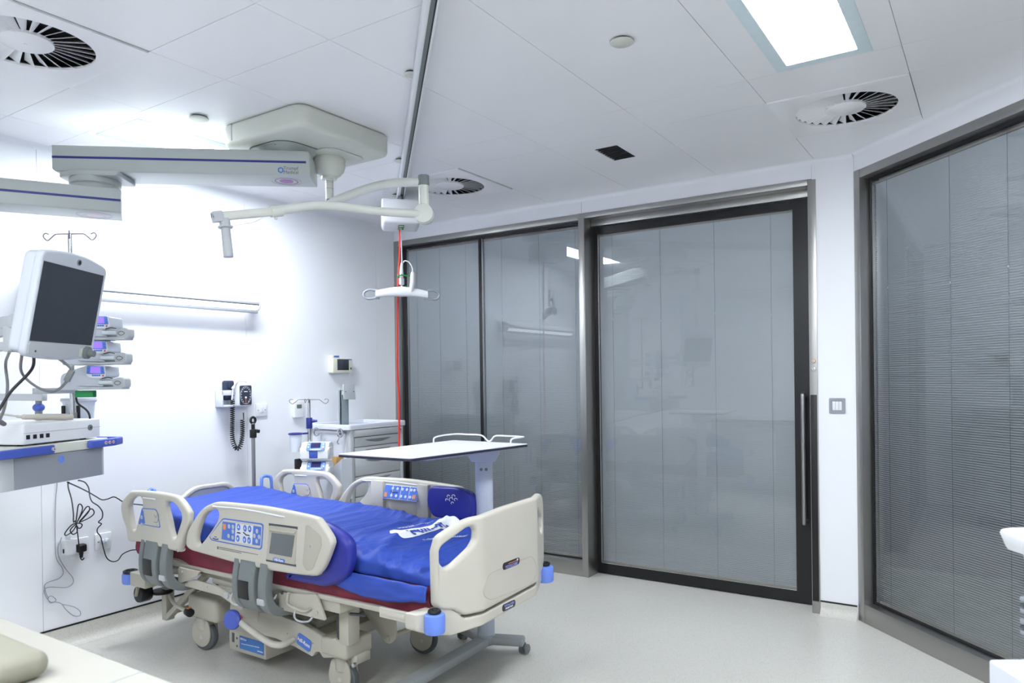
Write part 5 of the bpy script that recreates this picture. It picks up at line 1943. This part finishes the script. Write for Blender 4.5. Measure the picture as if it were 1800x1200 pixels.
obj('dial_marks', b, [TXTW, ORANGE], dface)
b = B()
b.bx(XH, -4.236, 2.890, 2.896, 1.274, 1.386, .002)
b.bx(XH, -4.236, 2.980, 2.986, 1.274, 1.386, .002)
b.bx(XH, -4.236, 2.890, 2.986, 1.274, 1.280, .002)
b.bx(XH, XH + .006, 2.890, 2.986, 1.274, 1.386, .002)
b.bx(-4.242, -4.236, 2.890, 2.986, 1.274, 1.290, .002)
b.bx(-4.242, -4.236, 2.890, 2.986, 1.352, 1.386, .002)
obj('cuff_basket', b, WHITE2, bp)
b = B()
b.box((-4.275, 2.958, 1.385), (.035, .075, .13), .014, 3, Matrix.Identity(4))
b.box((-4.268, 2.966, 1.420), (.045, .045, .06), .012, 3)
obj('cuff', b, CUFF, bp, label='folded dark arm cuff in the basket')
b = B()
b.tube(catmull([(-4.222, 2.949, 1.322), (-4.222, 2.955, 1.365), (-4.225, 2.963, 1.402), (-4.232, 2.982, 1.425), (-4.25, 3.02, 1.443), (-4.25, 3.067, 1.443), (-4.255, 3.10, 1.430)], 6), .005, 8)
b.cyl((-4.223, 2.956, 1.395), (-4.226, 2.966, 1.408), .009)
obj('air_hose', b, WHITE, bp)
cl = catmull([(-4.25, 2.974, 1.325), (-4.25, 2.970, 1.19), (-4.25, 2.968, 1.07), (-4.25, 2.984, 1.012), (-4.25, 3.006, .995), (-4.25, 3.028, 1.012), (-4.25, 3.044, 1.08), (-4.25, 3.046, 1.185)], 40)
helix = []
turns = 40
acc = [0]
for p, q in zip(cl, cl[1:]):
    acc.append(acc[-1] + (q - p).length)
tot = acc[-1]
nst = turns * 12
j = 0
for k in range(nst + 1):
    sdist = tot * (k / nst)
    while j < len(acc) - 2 and acc[j + 1] < sdist:
        j += 1
    f = (sdist - acc[j]) / max(1e-9, acc[j + 1] - acc[j])
    p = cl[j].lerp(cl[j + 1], f)
    d = (cl[j + 1] - cl[j]).normalized()
    nx = V((1, 0, 0)); ny = d.cross(nx)
    # denser coils at the bottom
    ph = 2 * PI * turns * (k / nst)
    helix.append(p + (nx * math.cos(ph) + ny * math.sin(ph)) * .0125)
helix.append(V((-4.25, 3.055, 1.205))); helix.append(V((-4.255, 3.058, 1.232)))
b = B(); b.tube(helix, .0034, 6)
obj('coiled_tube', b, BLACK, bp, 60, label='black coiled rubber tube')

def wall_plate(name, label, cat, y0, y1, z0, z1, group=None, screws=True):
    t = thing(name, label, cat, (XH, (y0 + y1) / 2, z0), group=group)
    b = B(); b.bx(XH - .001, XH + .010, y0, y1, z0, z1, .004, 3)
    obj('plate', b, WHITE, t)
    if screws:
        b = B()
        for f in (.18, .82):
            y = y0 + (y1 - y0) * f
            b.cyl((XH + .009, y, (z0 + z1) / 2), (XH + .0112, y, (z0 + z1) / 2), .004, seg=12)
        obj('screw', b, GREYP, t)
    return t
t = wall_plate('wall_switch', 'white square switch plate beside the blood pressure dial', 'switch', 3.195, 3.285, 1.196, 1.286)
b = B(); b.bx(XH + .009, XH + .015, 3.230, 3.252, 1.222, 1.262, .002)
obj('rocker', b, WHITE2, t)
t = wall_plate('wall_socket', 'white double socket with a white adapter and a black plug', 'socket', 1.926, 2.084, .486, .582, None, False)
b = B()
for y in (1.965, 2.045):
    for dy, dz in ((0, .014), (-.011, -.008), (.011, -.008)):
        b.bx(XH + .0095, XH + .0105, y + dy - .003, y + dy + .003, .525 + dz - .004, .525 + dz + .004)
obj('pin_hole', b, DGREY, t)
t = wall_plate('wall_socket', 'white square plate with two small round plugs to the right of the double socket', 'socket', 2.118, 2.208, .492, .586)
b = B()
for y in (2.152, 2.176):
    b.cyl((XH + .010, y, .541), (XH + .030, y, .541), .0105, seg=18, bev=.002)
    b.bx(XH + .010, XH + .026, y - .010, y + .010, .531, .553, .003)
obj('plug', b, WHITE2, t)
t = thing('plug_adapter', 'white square mains adapter plugged into the double socket', 'adapter', (-4.27, 1.965, .51))
b = B(); b.bx(XH + .010, -4.250, 1.936, 1.993, .510, .592, .006); b.bx(-4.29, -4.265, 1.952, 1.972, .592, .618, .004)
obj('body', b, WHITE, t)
b = B(); b.bx(-4.275, -4.262, 1.9325, 1.9365, .522, .545, .001)
obj('slot', b, BLACK, t)
t = thing('mains_plug', 'black mains plug in the right half of the double socket', 'plug', (-4.28, 2.03, .51))
b = B(); b.bx(XH + .010, -4.262, 2.006, 2.056, .508, .552, .010, 3)
obj('body', b, BLACK, t)
b = B(); b.bar((-4.27, 2.03, .512), (-4.268, 2.024, .478), .014, .014, .004)
obj('cable_sleeve', b, BLACK, t)

def solo_cable(name, paths, r, m, label, cat, group=None):
    b = B()
    for p in paths:
        b.tube(catmull(p, 7), r, 7)
    return solo(name, b, m, label, cat, group, ang=60)
yz = lambda x, l: [(x, a, c) for a, c in l]
main = [(-3.25, 1.495, 1.033), (-3.3, 1.517, 1.025), (-3.55, 1.634, .967), (-3.85, 1.785, .872), (-4.1, 1.909, .764), (-4.20, 1.956, .696)]
main += [(-4.24, 1.985, .69)]
main += yz(-4.245, [(1.996, .629), (2.003, .556), (2.007, .496), (2.018, .471), (2.029, .480)])
loops = [yz(-4.235, l) for l in (
    [(1.985, .69), (1.991, .735), (1.997, .773), (2.007, .782), (2.018, .767), (2.017, .744), (1.999, .701), (1.99, .685)],
    [(1.996, .695), (2.018, .731), (2.04, .76), (2.055, .758), (2.053, .735), (2.024, .703), (2.002, .684)],
    [(2.002, .687), (2.037, .721), (2.062, .746), (2.078, .734), (2.077, .714), (2.049, .696), (2.0, .681)],
    [(1.993, .682), (1.963, .675), (1.935, .647), (1.927, .63), (1.938, .624), (1.968, .641), (1.99, .675)],
    [(1.99, .68), (1.965, .661), (1.955, .644), (1.968, .623), (1.989, .631), (1.992, .665)],
    [(1.993, .679), (2.011, .673), (2.016, .662), (2.005, .649), (1.99, .657)])]
solo_cable('mains_cable', [main] + loops, .0031, CABLE, 'black mains cable tied in a looped bundle above the black plug', 'cable')
solo_cable('mains_cable', [[(-3.28, 1.55, 1.033), (-3.34, 1.583, 1.025), (-3.5, 1.682, .992), (-3.75, 1.818, .93), (-4.0, 1.944, .855), (-4.15, 2.029, .798), (-4.2, 2.085, .762), (-4.25, 2.132, .717)]
    + yz(-4.26, [(2.135, .681), (2.115, .661), (2.131, .648), (2.111, .628), (2.108, .605), (2.126, .575), (2.140, .508), (2.157, .451), (2.187, .423), (2.22, .423), (2.247, .452)]) + [(-4.20, 2.262, .478), (-4.12, 2.27, .49), (-4.05, 2.28, .50)]],
    .0031, CABLE, 'black cable hanging in a kinked line past the right plug plate to the bed', 'cable')
solo_cable('mains_cable', [[(-3.255, 1.50, 1.033), (-3.3, 1.517, 1.028), (-3.5, 1.646, .98), (-3.75, 1.818, .91), (-3.9, 1.924, .863), (-4.0, 2.005, .825), (-4.02, 2.044, .821), (-4.0, 2.066, .831), (-3.99, 2.086, .818), (-4.0, 2.106, .804), (-4.04, 2.158, .779), (-4.07, 2.243, .756), (-4.07, 2.30, .74)]],
    .0031, CABLE, 'black cable swinging sideways from the pendant shelf to the bed head', 'cable')
solo_cable('thin_cord', [yz(-4.307, [(1.925, 1.02), (1.925, .898), (1.916, .802), (1.912, .674), (1.912, .545), (1.919, .485), (1.945, .434), (1.948, .401), (1.924, .381), (1.871, .374), (1.855, .356), (1.864, .312), (1.875, .287)]),
    yz(-4.304, [(1.943, .603), (1.922, .548), (1.931, .489), (1.963, .423), (1.996, .37), (1.995, .337), (1.959, .325), (1.879, .347), (1.853, .337), (1.861, .3), (1.884, .265), (1.91, .268), (1.89, .296), (1.87, .291), (1.881, .263), (1.907, .259), (1.937, .241), (1.96, .202), (1.996, .16), (2.03, .15), (2.03, .176), (1.997, .209), (1.943, .236)])],
    .0018, CORDL, 'thin pale cord knotted low on the wall with a loose loop at its end', 'cord')

# thermostat and call display
t = thing('thermostat', 'small white thermostat with a dark window behind the hooked drip pole', 'thermostat', (XH, 3.55, 1.165))
b = B(); b.bx(XH, -4.284, 3.505, 3.592, 1.172, 1.297, .005, 3)
obj('case', b, WHITE, t)
b = B(); b.bx(-4.285, -4.2825, 3.526, 3.570, 1.240, 1.268, .001)
obj('display', b, mat('lcd_green_grey', (96, 112, 106), .3, var=.03, vscale=60), t)
t = thing('wall_display', 'cream wall mounted unit with a small dark square screen above the trolley', 'wall display', (XH, 3.95, 1.49))
b = B(); b.bx(XH, -4.256, 3.850, 4.054, 1.498, 1.610, .006, 3); b.bx(XH, -4.262, 3.852, 3.925, 1.605, 1.634, .004, 2)
obj('case', b, mat('cream_case', (226, 224, 208), .4, var=.015, vscale=10), t)
b = B(); b.bx(-4.257, -4.254, 3.893, 4.010, 1.519, 1.604, .001)
obj('screen', b, SCREEN, t)
b = B(); b.bx(-4.257, -4.254, 4.026, 4.038, 1.524, 1.540, .001)
obj('button', b, DGREY, t)
b = B(); b.bx(-4.263, -4.2605, 3.866, 3.915, 1.618, 1.630); b.bx(-4.257, -4.2545, 4.012, 4.040, 1.598, 1.605)
obj('blue_label', b, PANB, t)

# light switch on the pier
t = thing('light_switch', 'square grey framed light switch on the white pier by the door', 'switch', (-.787, 4.60, 1.21))
b = B()
b.plate(rrect(.090, .090, .006, 3, -.787, 1.2535), .010, frame((0, 4.596, 0), V((1, 0, 0)), UZ), .002, [rrect(.054, .054, .002, 2, -.787, 1.2535)])
obj('frame', b, GREYM, t)
b = B()
for k in (-1, 0, 1):
    b.bx(-.787 + .0178 * k - .0084, -.787 + .0178 * k + .0084, 4.592, 4.599, 1.2275, 1.2795, .0015)
obj('rocker', b, WHITE, t)

# ================================================================== DRAWER TROLLEY IN THE CORNER
tr = thing('drawer_trolley', 'pale grey drawer trolley with a raised tray top in the window corner', 'trolley', (-4.06, 3.91, 0))
cx0, cx1, cy0, cy1 = -4.285, -3.865, 3.645, 4.19
b = B()
b.bx(cx0, cx1 - .012, cy0, cy1, .10, 1.088, .006)
for y in (cy0 + .018, cy1 - .018):
    b.bx(cx1 - .03, cx1 + .004, y - .018, y + .018, .10, 1.088, .004)
obj('body', b, GREYL, tr)
b = B(); b.bx(cx0 + .03, cx1 - .04, cy0 - .003, cy0 + .004, .14, 1.06, .002)
obj('side_panel', b, WHITE2, tr)
b = B()
M_ = Matrix.Translation((0, 0, 1.090))
cyc = (cx0 + cx1) / 2, (cy0 + cy1) / 2
def rr(wd, hg, r): return rrect(wd, hg, r, 5, cyc[0], cyc[1])
b.plate(rr(.455, .605, .03), .012, Matrix.Translation((0, 0, 1.092)), .003)
b.plate(rr(.455, .605, .03), .034, Matrix.Translation((0, 0, 1.107)), .006, [rr(.415, .565, .025)])
obj('tray_top', b, WHITE2, tr)
zs = [1.085, 1.030, .957, .884, .745, .600, .380, .130]
for i, (za, zb_) in enumerate(zip(zs, zs[1:])):
    pr_ = .010 if i == 0 else 0.0
    b = B(); b.bx(cx1 - .02, cx1 + .006 + pr_, cy0 + (.030 if i == 0 else .042), cy1 - (.018 if i == 0 else .042), zb_ + .003, za - .003, .003)
    d = obj('drawer', b, GREYL, tr)
    if i == 0:
        b = B(); c = V((cx1 + .016, cy1 - .045, (za + zb_) / 2)); b.cyl(c, c + V((.004, 0, 0)), .012, seg=20); b.mi = 1; b.cyl(c + V((.004, 0, 0)), c + V((.005, 0, 0)), .004, seg=12)
        obj('lock', b, [CHROME, BLACK], d)
    else:
        b = B()
        ym = (cy0 + cy1) / 2; zm = za - .026
        w_ = .135
        pts = [(ym - w_, zm + .004)] + [(ym - w_ + 2 * w_ * k / 12, zm - .020 * math.sin(PI * k / 12)) for k in range(1, 12)] + [(ym + w_, zm + .004)]
        b.plate(pts, .004, wx(cx1 + .0065), .001)
        obj('handle_recess', b, GREYP, d)
        if i == 3:
            b = B()
            for k in range(14):
                b.bx(cx1 + .0055, cx1 + .0068, cy0 + .06 + .031 * k, cy0 + .078 + .031 * k, .8145, .8160)
            obj('dashed_line', b, GREYM, d)
b = B()
b.tube(catmull([(-4.150, 3.590, 1.068), (-4.03, 3.588, 1.068), (-3.905, 3.590, 1.062)], 4), .012, 12)
for x in (-4.150, -3.905):
    b.cyl((x, 3.59, 1.066), (x, 3.645, 1.066), .009)
    b.tube([(x + .028 * math.cos(a), 3.587, 1.068 + .028 * math.sin(a)) for a in [2 * PI * k / 20 for k in range(20)]], .006, 8, closed=True)
b.tube(catmull([(-3.905, 3.585, 1.045), (-3.915, 3.58, 1.02), (-3.925, 3.58, 1.0), (-3.91, 3.58, .99)], 4), .004, 8)
obj('side_push_bar', b, CHROME, tr)
for x in (cx0 + .06, cx1 - .06):
    for y in (cy0 + .06, cy1 - .06):
        b = B(); b.cyl((x, y - .014, .05), (x, y + .014, .05), .05, bev=.006); b.bx(x - .02, x + .02, y - .022, y + .022, .06, .10, .004)
        obj('castor', b, GREYP, tr)
# bin on the trolley side
t = thing('side_bin', 'pale slanted bin fixed to the drawer trolley side, brown card inside', 'bin', (-3.93, 3.60, .60))
b = B()
SB = frame((0, 3.592, 0), UX, UZ)
for yy in (3.545, 3.640):
    b.plate([(-4.00, .60), (-4.00, .785), (-3.845, .890), (-3.845, .60)], .004, frame((0, yy, 0), UX, UZ))
b.bx(-4.00, -3.845, 3.545, 3.64, .60, .606); b.bx(-4.002, -3.998, 3.545, 3.64, .60, .785); b.bx(-3.848, -3.844, 3.545, 3.64, .60, .890)
obj('shell', b, WHITE2, t)
t = thing('cardboard_pack', 'brown cardboard pack standing in the slanted bin', 'cardboard', (-3.97, 3.59, .61))
b = B(); b.box((-3.935, 3.590, .755), (.05, .07, .29), .003)
obj('card', b, BROWN, t)

t = thing('plate_bracket', 'grey upright bracket carrying a blank white plate on the trolley top', 'bracket', (-4.12, 3.83, 1.10))
b = B()
b.bx(-4.122, -4.112, 3.790, 3.868, 1.098, 1.365, .001); b.bx(-4.135, -4.112, 3.790, 3.796, 1.098, 1.370, .001)
b.bx(-4.16, -4.07, 3.785, 3.873, 1.097, 1.103, .001)
obj('upright', b, mat('bracket_grey', (150, 164, 168), .4, metal=.3, var=.03, vscale=20), t)
b = B(); b.plate([(3.800, 1.412), (3.914, 1.410), (3.924, 1.294), (3.806, 1.296)], .010, wx(-4.098), .003)
b.bx(-4.115, -4.10, 3.80, 3.83, 1.33, 1.36)
pl_ = obj('blank_plate', b, GREYL, t)
b = B()
for y, z in ((3.820, 1.355), (3.902, 1.354)):
    b.cyl((-4.094, y, z), (-4.091, y, z), .004, seg=12)
obj('screw', b, DGREY, pl_)

# ================================================================== DRIP STAND WITH PUMPS, DRIP POLE BEHIND THE BED
sx_, sy_ = -4.0, 3.396
st = thing('drip_stand', 'steel drip stand with two hooks and a blue clamp beside the drawer trolley', 'drip stand', (sx_, sy_, 0))
b = B(); b.cyl((sx_, sy_, .10), (sx_, sy_, 1.14), .0125, seg=18); b.cyl((sx_, sy_, 1.13), (sx_, sy_, 1.312), .0095, seg=18)
obj('pole', b, CHROME, st)
sc_ = V((sx_, sy_, 0))
hook(st, sc_, PU, 1.310, .135, .0024)
hook(st, sc_, -PU, 1.310, .135, .0024)
hook(st, sc_, (PU * .3 - PBK).normalized(), 1.312, .05, .0024, .022)
hook(st, sc_, (-PU * .3 - PBK).normalized(), 1.312, .05, .0024, .022)
b = B(); b.cyl((sx_, sy_, 1.110), (sx_, sy_, 1.185), .021, seg=20, bev=.003)
k = sc_ + PU * .02 + V((0, 0, 1.162)); b.cyl(k, k + PU * .035, .013, .007, seg=14)
obj('height_clamp', b, NAVY, st, label='dark blue height clamp')
for k in range(5):
    a = 2 * PI * k / 5 + .5
    b = B(); b.bar((sx_, sy_, .095), (sx_ + .20 * math.cos(a), sy_ + .20 * math.sin(a), .066), .022, .03, .005)
    lg_ = obj('foot_leg', b, GREYL, st)
    b = B(); c = V((sx_ + .195 * math.cos(a), sy_ + .195 * math.sin(a), .026)); q = V((-math.sin(a), math.cos(a), 0)) * .012
    b.cyl(c - q, c + q, .026, bev=.004); b.cyl(c, c + V((0, 0, .035)), .006)
    obj('castor', b, DGREY, lg_)
can2 = thing('clear_canister', 'small clear canister held by a blue ring on the drip stand', 'canister', (-4.03, 3.32, .95))
b = B(); b.lathe([(0, .955), (.036, .955), (.042, 1.075), (.039, 1.075), (.034, .960), (0, .960)], Matrix.Translation((-4.045, 3.315, 0)), 24)
obj('jar', b, TUBEW, can2)
b = B()
b.tube([(-4.045 + .044 * math.cos(a), 3.315 + .044 * math.sin(a), 1.078) for a in [2 * PI * k / 24 for k in range(24)]], .006, 8, closed=True)
b.bar((-4.01, 3.345, 1.078), (-4.004, 3.39, 1.078), .014, .012, .002)
obj('ring_holder', b, NAVY, can2)

def make_vol_pump(label, loc):
    t = thing('volumetric_pump', label, 'infusion pump', loc, math.atan2(PU.y, PU.x), 'infusion pumps on the drip stand')
    b = B()
    Mx = frame((0, 0, 0), (0, 1, 0), (0, 0, 1))
    prof_ = rpoly([(-.075, 0), (-.085, .010), (-.085, .066), (-.050, .118), (.02, .118), (.06, .095), (.06, 0)], .01, 4)
    b.plate(prof_, .190, Mx, .008, (), 3)
    b.box((0, -.030, .058), (.204, .09, .056), .010, 3)
    obj('case', b, WHITE, t, local=True)
    nrm = V((0, -.83, .56))
    Mk = frame((0.010, -.0715, .093), (1, 0, 0), V((0, .56, .83)))
    b = B()
    b.plate(rpoly([(-.064, -.026), (-.060, .030), (.060, .030), (.064, -.026), (.045, -.034), (-.045, -.034)], .006), .004, Mk, .001)
    b.mi = 1
    for k in range(6):
        b.plate(circ(.0045, 10, -.030 + .012 * k, -.026), .002, Mk @ Matrix.Translation((0, 0, .0025)))
    for (x, y) in ((-.050, .014), (-.050, -.006), (.050, .014), (.050, -.006)):
        b.plate(circ(.005, 10, x, y), .002, Mk @ Matrix.Translation((0, 0, .0025)))
    b.mi = 2
    b.plate(circ(.004, 10, .052, -.020), .002, Mk @ Matrix.Translation((0, 0, .003)))
    obj('keypad', b, [PUMPB, WHITE2, RED], t, local=True)
    b = B(); b.plate(rrect(.066, .038, .002, 2, -.002, .006), .002, Mk @ Matrix.Translation((0, 0, .003)))
    obj('display', b, LCDN, t, local=True)
    b = B(); b.bx(-.036, .026, -.0865, -.0745, .012, .064, .006)
    b.mi = 1
    b.bx(-.035, .025, -.0870, -.0860, .044, .047)
    obj('door_catch', b, [RAILB, LOGOB], t, local=True)
    b = B(); b.bx(-.06, -.02, .06, .10, .03, .08, .004)
    obj('pole_clamp', b, GREYP, t, local=True)
    return t
vp = make_vol_pump('upper white infusion pump with blue keypad on the drip stand', (-3.905, 3.385, .905))
c = copy_tree(vp); c.location = (-3.905, 3.385, .775); c['label'] = 'lower white infusion pump on the drip stand, partly behind the far head rail'
b = B(); b.box((-3.985, 3.285, .875), (.03, .045, .075), .006)
b.bar((-3.985, 3.30, .88), (-4.0, 3.39, .88), .02, .02, .003)
solo('stand_clamp', b, BLACK, 'black screw clamp on the left of the drip stand pumps', 'clamp')

px2, py2 = -4.175, 3.073
t = thing('support_pole', 'short steel pole with a black clamp head behind the bed head', 'pole', (px2, py2, 0))
b = B(); b.cyl((px2, py2, .02), (px2, py2, 1.075), .0125, seg=18)
obj('tube', b, STEEL, t)
b = B(); b.lathe([(0, 0), (.11, 0), (.11, .012), (.02, .03), (0, .03)], Matrix.Translation((px2, py2, 0)), 30)
obj('base', b, GREYP, t)
b = B()
b.cyl((px2, py2, 1.065), (px2, py2, 1.12), .022, seg=18, bev=.003); b.cyl((px2, py2, 1.115), (px2, py2, 1.160), .012, seg=16)
b.cyl((px2, py2 - .01, 1.115), (px2 + .01, py2 + .04, 1.105), .012, seg=14)
b.tube([(px2, py2 + .018 * math.cos(a), 1.182 + .020 * math.sin(a)) for a in [2 * PI * k / 18 for k in range(18)]], .0085, 8, closed=True)
b.mi = 1
b.cyl((px2, py2, 1.156), (px2, py2, 1.163), .014, seg=16)
obj('clamp_head', b, [BLACK, CHROME], t)

# ================================================================== OVERBED TABLE
ta = thing('overbed_table', 'white overbed table on a single column reaching across the bed foot', 'overbed table', (-2.27, 3.06, 0))
TP = frame((-2.317, 2.757, 0), V((1, .02, 0)), V((.085, 1, 0)))
Tt = Matrix.Translation((0, 0, 1.0985)) @ frame((-2.317, 2.757, 0), V((1, .0, 0)), V((.0, 1, 0)))
qd = rpoly([(-.261, -.408), (.177, -.393), (.279, .402), (-.222, .408)], .018, 5)
qi = [(x * .993, y * .996) for x, y in qd]
b = B(); b.plate(qi, .004, Matrix.Translation((0, 0, .0018)) @ Tt, .0008)
top = obj('table_top', b, TABLEW, ta)
b = B(); b.plate(qd, .011, Matrix.Translation((0, 0, -.0060)) @ Tt, .002)
obj('edge_band', b, EDGE, top, label='navy edge of the table top')
b = B()
def tpt(x, y, z): return V((-2.317 + x, 2.757 + y, z))
rl = [tpt(-.205, .215, 1.100), tpt(-.203, .222, 1.130), tpt(-.200, .30, 1.138), tpt(-.190, .385, 1.138), tpt(-.12, .392, 1.138), tpt(-.02, .393, 1.136), tpt(.015, .394, 1.112), tpt(.03, .394, 1.106), tpt(.045, .394, 1.112),
      tpt(.075, .393, 1.136), tpt(.16, .392, 1.138), tpt(.25, .388, 1.138), tpt(.262, .36, 1.138), tpt(.252, .285, 1.134), tpt(.250, .278, 1.100)]
b.tube(catmull(rl, 5), .0045, 8)
obj('guard_wire', b, WHITE, ta)
cx_, cy_ = -2.262, 3.068
b = B()
b.bar((-2.30, 2.62, 1.074), (cx_, cy_, 1.074), .07, .036, .006)
b.plate([(-.085, 1.086), (.085, 1.086), (.082, 1.045), (.060, 1.010), (-.060, 1.010), (-.082, 1.045)], .10, frame((cx_, cy_, 0), V((.841, .541, 0)), UZ), .006)
obj('top_support', b, TCOL, ta)
b = B()
Mo = Matrix.Translation((cx_, cy_, .56)) @ Matrix.Rotation(math.radians(32), 4, 'Z')
b.plate(circ(.046, 36, 0, 0, .034), .96, Mo, .003)
col_ = obj('column', b, TCOL, ta)
b = B()
Mo = Matrix.Translation((cx_, cy_, .25)) @ Matrix.Rotation(math.radians(32), 4, 'Z')
b.plate(circ(.0405, 36, 0, 0, .030), .36, Mo, .003)
c_ = V((cx_, cy_, .97)) - PBK * .034
obj('lower_column', b, TBASE, ta)
b = B()
for q in (-.012, .014):
    k = c_ + PU * q
    b.cyl(k + PBK * .004, k - PBK * .004, .008, seg=14)
obj('lever_screws', b, GREYP, col_)
b = B()
b.bar((cx_, cy_ + .03, .072), (-2.245, 2.33, .062), .075, .045, .012)
obj('centre_leg', b, TBASE, ta)
b = B()
for p0_, p1_ in (((cx_, cy_, .075), (-2.075, 3.150, .072)), ((cx_, cy_, .075), (-2.500, 3.155, .072))):
    b.bar(p0_, p1_, .070, .045, .012)
b.cyl((cx_, cy_, .05), (cx_, cy_, .10), .05, seg=28, bev=.008)
obj('cross_leg', b, TBASE, ta)
for x, y in ((-2.085, 3.165), (-2.495, 3.168), (-2.262, 2.36), (-2.222, 2.36)):
    b = B()
    for s_ in (-.016, .016):
        b.lathe([(0, -.008), (.020, -.008), (.0262, -.004), (.0262, .004), (.020, .008), (0, .008)], Matrix.Translation((x + s_, y, .0265)) @ Matrix.Rotation(PI / 2, 4, 'Y'), 24)
    b.cyl((x, y, .0265), (x, y, .058), .008); b.cyl((x - .02, y, .0265), (x + .02, y, .0265), .006)
    obj('castor', b, GREYP, ta)

# ================================================================== FOREGROUND
wt = thing('worktop_unit', 'cream worktop with a fine seam in the near left foreground', 'worktop', (-1.95, .46, 0))
b = B(); b.bx(-3.0, -.93, .12, .757, .862, .900, .006, 3)
obj('worktop', b, LAMIN, wt)
b = B(); b.bx(-1.3665, -1.3645, .121, .7565, .8985, .9004)
obj('seam', b, GREYM, wt)
b = B(); b.bx(-2.96, -.97, .14, .72, .08, .862, .004); b.bx(-2.93, -1.0, .17, .69, .0, .08)
obj('cabinet', b, LAMIN, wt)
t = thing('rounded_pad', 'low rounded beige pad lying on the near worktop at the picture corner', 'pad', (-1.66, .54, .9))
b = B(); b.box((-1.66, .54, .926), (.34, .23, .052), .025, 5)
obj('pad', b, mat('beige_pad', (150, 148, 132), .55, var=.03, vscale=12), t)

TU = PU; TB = PBK
O_ = V((0.236, 1.995, 0))
FT = frame(O_, TU, TB)
wc = thing('waste_container', 'white lidded waste container standing on the low cabinet at the right edge', 'waste container', tuple(O_ + TU * .28 + TB * .22 + V((0, 0, .645))))
b = B()
def tplan(b, o, z0, z1, bev=.0):
    b.plate(o, z1 - z0, Matrix.Translation((0, 0, (z0 + z1) / 2)) @ FT, bev, (), 3)
tt = bmesh.new()
levels = [(.645, .070), (.70, .068), (.815, .060), (.92, .046), (.975, .038)]
rings = []
for z, ins in levels:
    o_ = rrect(.56 - 2 * ins, .46 - 2 * ins, .04, 5, .28, .23)
    rings.append([tt.verts.new(FT @ V((x, y, z))) for x, y in o_])
for r_a, r_b in zip(rings, rings[1:]):
    n = len(r_a)
    for k in range(n):
        tt.faces.new((r_a[k], r_a[(k + 1) % n], r_b[(k + 1) % n], r_b[k]))
tt.faces.new(rings[0][::-1]); tt.faces.new(rings[-1])
bmesh.ops.recalc_face_normals(tt, faces=tt.faces)
b._fin(tt)
obj('tub', b, WHITE2, wc)
b = B()
tt = bmesh.new()
rings = []
for z, ins in ((.966, .014), (.976, .010), (1.006, .002), (1.013, .004), (1.016, .010)):
    o_ = rrect(.56 - 2 * ins, .46 - 2 * ins, .045, 6, .28, .23)
    rings.append([tt.verts.new(FT @ V((x, y, z))) for x, y in o_])
for r_a, r_b in zip(rings, rings[1:]):
    n = len(r_a)
    for k in range(n):
        tt.faces.new((r_a[k], r_a[(k + 1) % n], r_b[(k + 1) % n], r_b[k]))
tt.faces.new(rings[0][::-1]); tt.faces.new(rings[-1])
bmesh.ops.recalc_face_normals(tt, faces=tt.faces)
b._fin(tt)
b.T = FT
b.box((.28, .23, 1.022), (.30, .22, .014), .006)
obj('lid', b, WHITE, wc)
b = B(); b.T = FT
for z in (.83, .80, .77, .74):
    b.box((.058, .40, z), (.022, .035, .014), .004)
b.mi = 1
for z in (.815, .755):
    b.box((.056, .40, z), (.020, .030, .010), .003)
obj('side_clip', b, [GREYM, DGREY], wc)
cb_ = thing('low_cabinet', 'low white cabinet cut off by the bottom right picture corner', 'cabinet', tuple(O_ + TU * .28 + TB * .22))
b = B(); tplan(b, rrect(.58, .48, .012, 3, .286, .235), .07, .643, .006); tplan(b, rrect(.50, .40, .012, 3, .286, .235), .0, .07, .0)
obj('carcass', b, WHITE2, cb_)
b = B(); b.T = FT
for k in range(2):
    b.box((.286, -.006, .50 - .27 * k), (.54, .012, .25), .004)
obj('drawer_front', b, WHITE, cb_)
